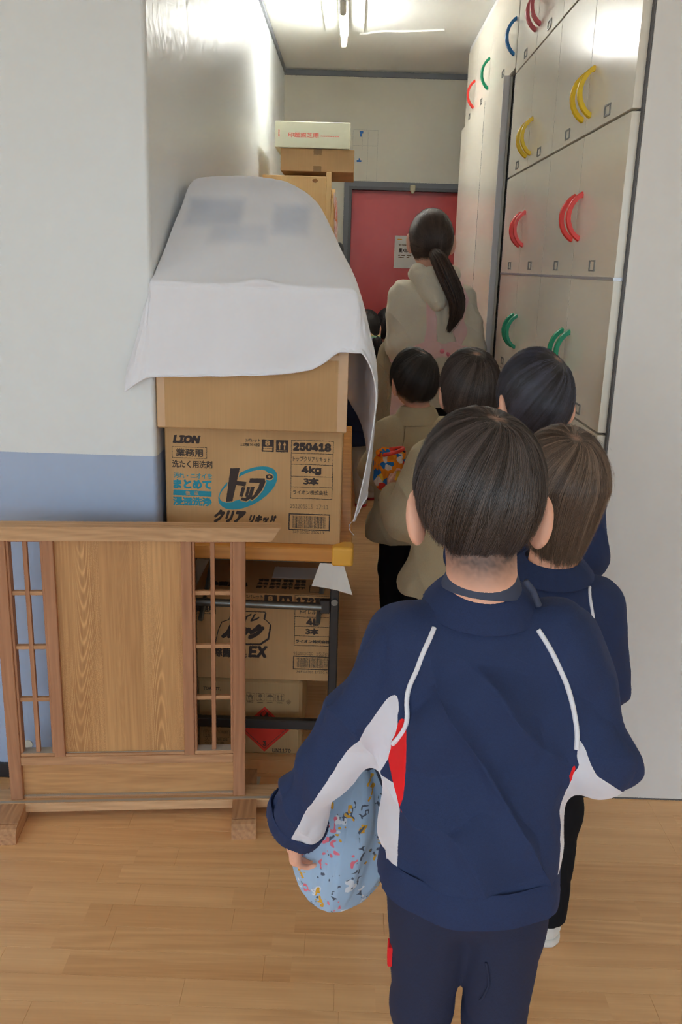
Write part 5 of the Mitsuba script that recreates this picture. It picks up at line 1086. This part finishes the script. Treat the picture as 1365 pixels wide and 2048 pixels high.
# tan coat farther ahead
J5 = joints(0.70, 0.95, 1.09, s=0.091, w=0.033, head=(0.690, 0.97, 0.998), hyaw=0.30, hpitch=0.08, ear=-0.38, neck=(0.708, 0.95, 0.862), shl=(0.618, 0.95, 0.800), shr=(0.810, 0.95, 0.800), ell=(0.560, 0.93, 0.675), wrl=(0.590, 1.03, 0.66), elr=(0.865, 0.93, 0.66), wrr=(0.84, 1.04, 0.60), nape=(-1.15, -0.8, 0.3))
p5 = child('boy in a tan coat with a wide collar, right behind the teacher, short black hair', J5,
      ((0.20, -0.35, 0.9), cutfun(-0.90, -0.45, 0.15), 5000, 0.005, lin(34, 30, 30), lin(66, 60, 60), dict(vol=0.10, box=2.2, swirl=0.8, clump=0.7, tail=0.06, fuzz=0.02, scale=(0.80, 0.93, 1.03), segs=6)), 'coat', 0.42, seed=51)
# ---------------------------------------------------------------- the teacher
JT = joints(0.800, 1.76, 1.59, s=0.110, w=0.043, head=(0.788, 1.78, 1.480), neck=(0.797, 1.745, 1.310), shl=(0.690, 1.745, 1.235), shr=(0.928, 1.745, 1.235),
            ell=(0.676, 1.73, 1.045), wrl=(0.712, 1.93, 1.035), elr=(0.975, 1.74, 1.02), wrr=(0.94, 1.93, 1.03), pel=(0.815, 1.76, 0.82), kneel=(0.76, 1.78, 0.44), kneer=(0.88, 1.76, 0.44), ankl=(0.76, 1.80, 0.08), ankr=(0.88, 1.72, 0.08), hpitch=0.05, hyaw=0.05)
JT['nkw'] = 0.42; JT['handl'] = ((0.3, 0.9, 0.0), (0.6, 0, -0.7), 0.5); JT['handr'] = ((-0.3, 0.9, 0.0), (-0.6, 0, -0.7), 0.5)
pt_ = person('woman in cream hoodie and pink apron with a long brown ponytail, tallest in the queue', JT, h=0.007)
add_hair(pt_, JT, (0.06, -0.86, -0.42), lambda d: np.where(d[..., 1] > 0.55, 0.42, np.where(d[..., 1] > -0.15, -0.30, -0.62)), 5500, 0.005, lin(50, 38, 34), lin(86, 66, 58), 61, vol=0.05, box=2.1, swirl=0.0, clump=0.25, tail=0.05, fuzz=0.006, scale=(0.80, 0.95, 1.03), segs=8)
# a second layer from the crown covers what the swept back strands leave open
add_hair(pt_, JT, (0.0, -0.2, 0.97), lambda d: np.where(d[..., 1] > 0.5, 0.45, np.where(d[..., 1] > -0.1, -0.25, -0.80)), 2000, 0.0055, lin(50, 38, 34), lin(80, 62, 54), 62, vol=0.035, box=2.1, swirl=0.0, clump=0.2, tail=0.04, fuzz=0.004, scale=(0.80, 0.95, 1.03), segs=8)
def ponytail(k, path, rad, n, w, c1, c2, seed):
    g = np.random.default_rng(seed); P = np.asarray(path, float); s = np.linspace(0, 1, len(P)); u = np.linspace(0, 1, 12)
    C = CubicSpline(s, P)(u); r = PchipInterpolator(s, rad)(u); tg = np.gradient(C, axis=0); tg /= np.linalg.norm(tg, axis=1, keepdims=True)
    a = np.cross(tg, [0, 1, 0]); a /= np.linalg.norm(a, axis=1, keepdims=True); b = np.cross(a, tg); ms = [tube(C, r*0.85, 12)]; cols = [np.tile(np.array(c1)*0.7, (len(ms[0].vertices), 1))]
    for i in range(n):
        ph, q = g.uniform(0, 2*np.pi), math.sqrt(g.uniform(0.3, 1.0)); e = int(g.integers(8, 13)); cu = C[:e]+(r[:e]*q)[:, None]*(a[:e]*math.cos(ph)+b[:e]*math.sin(ph))+g.normal(0, 0.003, 3)*u[:e, None]
        m = tube(cu, w*(1-0.7*u[:e]**2), 3, caps=False); ms.append(m); f = np.clip(g.normal(0.4, 0.3), 0, 1); cols.append(np.tile(np.array(c1)*(1-f)+np.array(c2)*f, (len(m.vertices), 1)))
    return obj('ponytail', cat(*ms), 'hair', k, smooth=True, color=np.vstack(cols))
ponytail(pt_, [(0.795, 1.665, 1.415), (0.815, 1.615, 1.385), (0.850, 1.600, 1.320), (0.888, 1.600, 1.245), (0.893, 1.610, 1.180), (0.868, 1.615, 1.112)], [0.022, 0.034, 0.037, 0.034, 0.026, 0.004], 700, 0.0024, lin(50, 38, 34), lin(84, 66, 58), 63)
mt_ = sweatshirt(JT, 0.007, 0.79, 64, armr=(0.070, 0.062, 0.046), girth=0.94, amp=0.008, necko=-0.004); hd = obj('hoodie', mt_, 'cream_hoodie', pt_, smooth=True, label='cream hooded sweatshirt')
trims(hd, mt_, JT, 0.79, 'cream_hoodie', collar=False, rc=0.06)
HF = Field((0.60, 1.55, 1.10), (1.00, 1.90, 1.46), 0.006)    # hood lying on the back
HF.cone((0.735, 1.70, 1.335), (0.815, 1.630, 1.225), 0.040, 0.034, 0.02); HF.cone((0.868, 1.70, 1.335), (0.815, 1.630, 1.225), 0.040, 0.034, 0.02); HF.cone((0.735, 1.70, 1.335), (0.750, 1.78, 1.345), 0.036, 0.026, 0.02); HF.cone((0.868, 1.70, 1.335), (0.852, 1.78, 1.345), 0.036, 0.026, 0.02)
HF.ell((0.806, 1.665, 1.30), (0.075, 0.040, 0.075), 0.03)
obj('hood', folds(HF.mesh(2), 0.006, 22, 8), 'cream_hoodie', hd, smooth=True)
ap = obj('apron', None, 'apron_pink', pt_) if False else None
def strip(m, path, wd, off, n=40):
    """flat band that follows the surface of m along a path"""
    P = np.asarray(path, float); s = np.concatenate([[0], np.cumsum(np.linalg.norm(np.diff(P, axis=0), axis=1))]); Q = PchipInterpolator(s, P)(np.linspace(0, s[-1], n))
    tg = np.gradient(Q, axis=0); tg /= np.linalg.norm(tg, axis=1, keepdims=True); t = cKDTree(m.vertices); _, i = t.query(Q, k=12); N = m.vertex_normals[i].mean(1); N /= np.linalg.norm(N, axis=1, keepdims=True); sd = np.cross(tg, N)
    rows = []
    for x in np.linspace(-0.5, 0.5, 7):
        R_ = Q+sd*(x*wd); _, i = t.query(R_, k=6); C = m.vertices[i].mean(1); Nn = m.vertex_normals[i].mean(1); rows.append(C+Nn*off)
    G = np.array(rows)
    for _ in range(3): G[:, 1:-1] = (G[:, :-2]+2*G[:, 1:-1]+G[:, 2:])/4
    return shell(G, 0.003)
B_ = 1.60
ak = obj('apron_strap', strip(mt_, [(0.775, 1.75, 1.345), (0.772, B_, 1.27), (0.790, B_, 1.15), (0.792, B_, 1.04)], 0.048, 0.007), 'apron_pink', pt_, smooth=True)
obj('apron_strap', strip(mt_, [(0.905, 1.75, 1.335), (0.922, B_, 1.27), (0.935, B_, 1.15), (0.930, B_, 1.04)], 0.050, 0.007), 'apron_pink', pt_, smooth=True)
aw = obj('apron_waist', strip(mt_, [(0.690, 1.75, 1.00), (0.720, 1.68, 1.018), (0.80, B_, 1.035), (0.88, B_, 1.035), (0.94, 1.66, 1.03), (0.965, 1.75, 1.01)], 0.062, 0.009), 'apron_pink', pt_, smooth=True)
for x in (0.836, 0.884):
    i = cKDTree(mt_.vertices).query((x, B_, 1.025))[1]; b = trimesh.creation.icosphere(2, 0.010); b.apply_scale((1, 0.45, 1)); b.apply_translation(mt_.vertices[i]+mt_.vertex_normals[i]*0.009); obj('button', b, 'button_pink', aw, smooth=True, label='pink button')
for sd, pa in ((-1, [(0.69, 1.00), (0.83, 1.012), (0.80, 0.96), (0.76, 0.80), (0.70, 0.60), (0.66, 0.52)]), (1, [(0.965, 1.00), (0.86, 1.012), (0.90, 0.95), (0.935, 0.80), (0.965, 0.60), (0.985, 0.52)])):
    rows = []
    (xo, zo), (xi, zi) = pa[0], pa[1]
    for t in np.linspace(0, 1, 16):
        z = 1.015-0.50*t; inner = (0.845 if sd < 0 else 0.862)+sd*(0.022+0.10*t); cx, ry, rx = 0.815, 0.150+0.02*t, 0.158+0.03*t; row = []
        a0 = math.asin(np.clip((inner-cx)/rx, -1, 1)); a1 = sd*2.2
        for a in np.linspace(a0, a1, 14): row.append((cx+rx*math.sin(a), 1.765-ry*math.cos(a)+0.006*math.sin(a*9)*t, z+0.004*math.sin(a*5)))
        rows.append(row)
    obj('apron_skirt', shell(np.array(rows), 0.003), 'apron_pink', pt_, smooth=True)
trousers(pt_, JT, 0.074, 0.056, 0.06, 'black_cloth', ztop=0.80, h=0.008)
shoes(pt_, JT, 0.235, 0.0)
# coat that hangs over her left forearm
rows = []
for t in np.linspace(0, 1, 26):
    row = []
    for s in np.linspace(0, 1, 30):
        ph = s*2*np.pi; z = 1.085-0.075*0-t*0.46; rx, ry = 0.050+0.030*min(1, t*3)+0.008*math.sin(ph*4+t*3), 0.070+0.035*min(1, t*2)+0.010*math.sin(ph*5+t*4)
        row.append((0.662+rx*math.cos(ph)*(0.55+0.45*min(1, t*6+.1)), 1.835+ry*math.sin(ph)*(0.6+0.4*min(1, t*5+.1)), z+0.02*math.sin(ph*2)*t))
    rows.append(row)
fc = folds(shell(np.array(rows), 0.004), 0.006, 18, 71, stretch=(1, 1, 0.25))
mat('drab_coat', fabric(lin(164, 150, 124), 0.14), 0.85, 0.15, sheen=0.3)
obj('folded_coat', fc, 'drab_coat', smooth=True, label='greyish tan coat hanging over the left forearm of the woman', category='coat')
# orange patterned bag of the child in the tan coat
def _orange(p, n, uv):
    a, b, c = mikit.voronoi(p.x*70+p.y*30+p.z*22, p.z*62+p.y*26)
    k = mi.Color3f(lin(232, 140, 40)); k = dr.select(c < 0.22, mi.Color3f(lin(40, 110, 180)), k); k = dr.select((c > 0.30) & (c < 0.45), mi.Color3f(lin(226, 214, 204)), k)
    k = dr.select((c > 0.52) & (c < 0.64), mi.Color3f(lin(214, 60, 50)), k); k = dr.select((c > 0.70) & (c < 0.76), mi.Color3f(lin(60, 60, 80)), k); k = dr.select(c > 0.90, mi.Color3f(lin(236, 196, 70)), k); return k
mat('orange_print', mikit.proc(_orange), 0.7, 0.2)
om, ouv, oax, oL = drawbag('', (0.598, 0.520, 0.825), (0.592, 0.545, 0.690), 0.046, 0.75, 9, 'orange_print', (0.02, 0.4, 0.75, 0.95, 0.9, 0.95, 0.9, 0.8, 0.85, 0.8))
bag2 = thing('drawstring_bag', 'orange patterned bag with a red rim, held by the child in the tan coat', 'bag')
obj('pouch', om, 'orange_print', bag2, smooth=True)
obj('rim', tube([V3(0.598, 0.520, 0.822)+0.036*np.array([math.cos(t), 0.8*math.sin(t), 0.3*math.cos(t)]) for t in np.linspace(0, 2*np.pi, 28, endpoint=False)], 0.006, 8, closed=True), 'handle_red', bag2, smooth=True)
mat('bow_rainbow', mikit.proc(lambda p, n, uv: dr.select(p.z > 0.998, mi.Color3f(lin(246, 190, 180)), dr.select(p.z > 0.990, mi.Color3f(lin(246, 238, 170)), dr.select(p.z > 0.982, mi.Color3f(lin(170, 222, 190)), dr.select(p.z > 0.974, mi.Color3f(lin(170, 200, 236)), mi.Color3f(lin(222, 184, 230))))))), 0.5, 0.3)
# ---------------------------------------------------------------- two girls at the door
J6 = joints(0.552, 2.95, 1.125, s=0.091, w=0.032, ankl=(0.555, 2.93, 0.065), ankr=(0.615, 3.10, 0.065), kneel=(0.528, 2.97, 0.31), kneer=(0.60, 3.02, 0.31), hyaw=-0.2)
J7 = joints(0.690, 3.28, 1.125, s=0.091, w=0.032, hyaw=0.15)
for J, lab, sd, sole in ((J6, 'girl with low black pigtails, rainbow bow, grey tights and red soled shoes', 72, 'shoe_red'), (J7, 'girl with black hair beside the woman at the red door, navy tracksuit', 82, 'navy_dark')):
    k = person(lab, J, h=0.008)
    add_hair(k, J, (0.0, -0.35, 0.93), cutfun(-1.10, -0.75, 0.1), 2200, 0.008, lin(30, 28, 30), lin(60, 58, 60), sd, vol=0.07, box=2.3, swirl=0.2, clump=0.4, tail=0.04, scale=(0.80, 0.93, 1.03), segs=6)
    tracksuit(k, J, 0.46, sd+1, h=0.008)
    if sole == 'shoe_red':
        JJ = J; trousers(k, JJ, 0.075, 0.075, 0.36, 'navy', ztop=0.56, h=0.008, name='shorts'); trousers(k, JJ, 0.044, 0.036, 0.05, 'tights', ztop=0.46, h=0.008, name='tights')
        for x in (-1, 1):
            b = V3(0.552+x*0.050, 2.885, 0.985); pk_ = ponytail(k, [b, b+V3(x*0.012, -0.02, -0.03), b+V3(x*0.012, -0.02, -0.08), b+V3(0, -0.01, -0.13)], [0.014, 0.024, 0.022, 0.004], 120, 0.003, lin(30, 28, 30), lin(56, 54, 56), 74)
        bw = obj('hair_bow', cat(*[trimesh.convex.convex_hull(np.array([(0.602, 2.862, 0.985), (0.602, 2.872, 0.975)]+[(0.602+sx*0.028, 2.86+dy, 0.985+dz) for dy in (0, 0.010) for dz in (-0.016, 0.024)])) for sx in (-1, 1)]+[trimesh.creation.icosphere(1, 0.008).apply_translation((0.602, 2.860, 0.984))]), 'bow_rainbow', k, label='rainbow coloured bow')
    else: trousers(k, J, 0.058, 0.046, 0.06, 'navy_dark', ztop=0.56, h=0.008)
    shoes(k, J, 0.165, 0.0, 'shoe_white', sole)
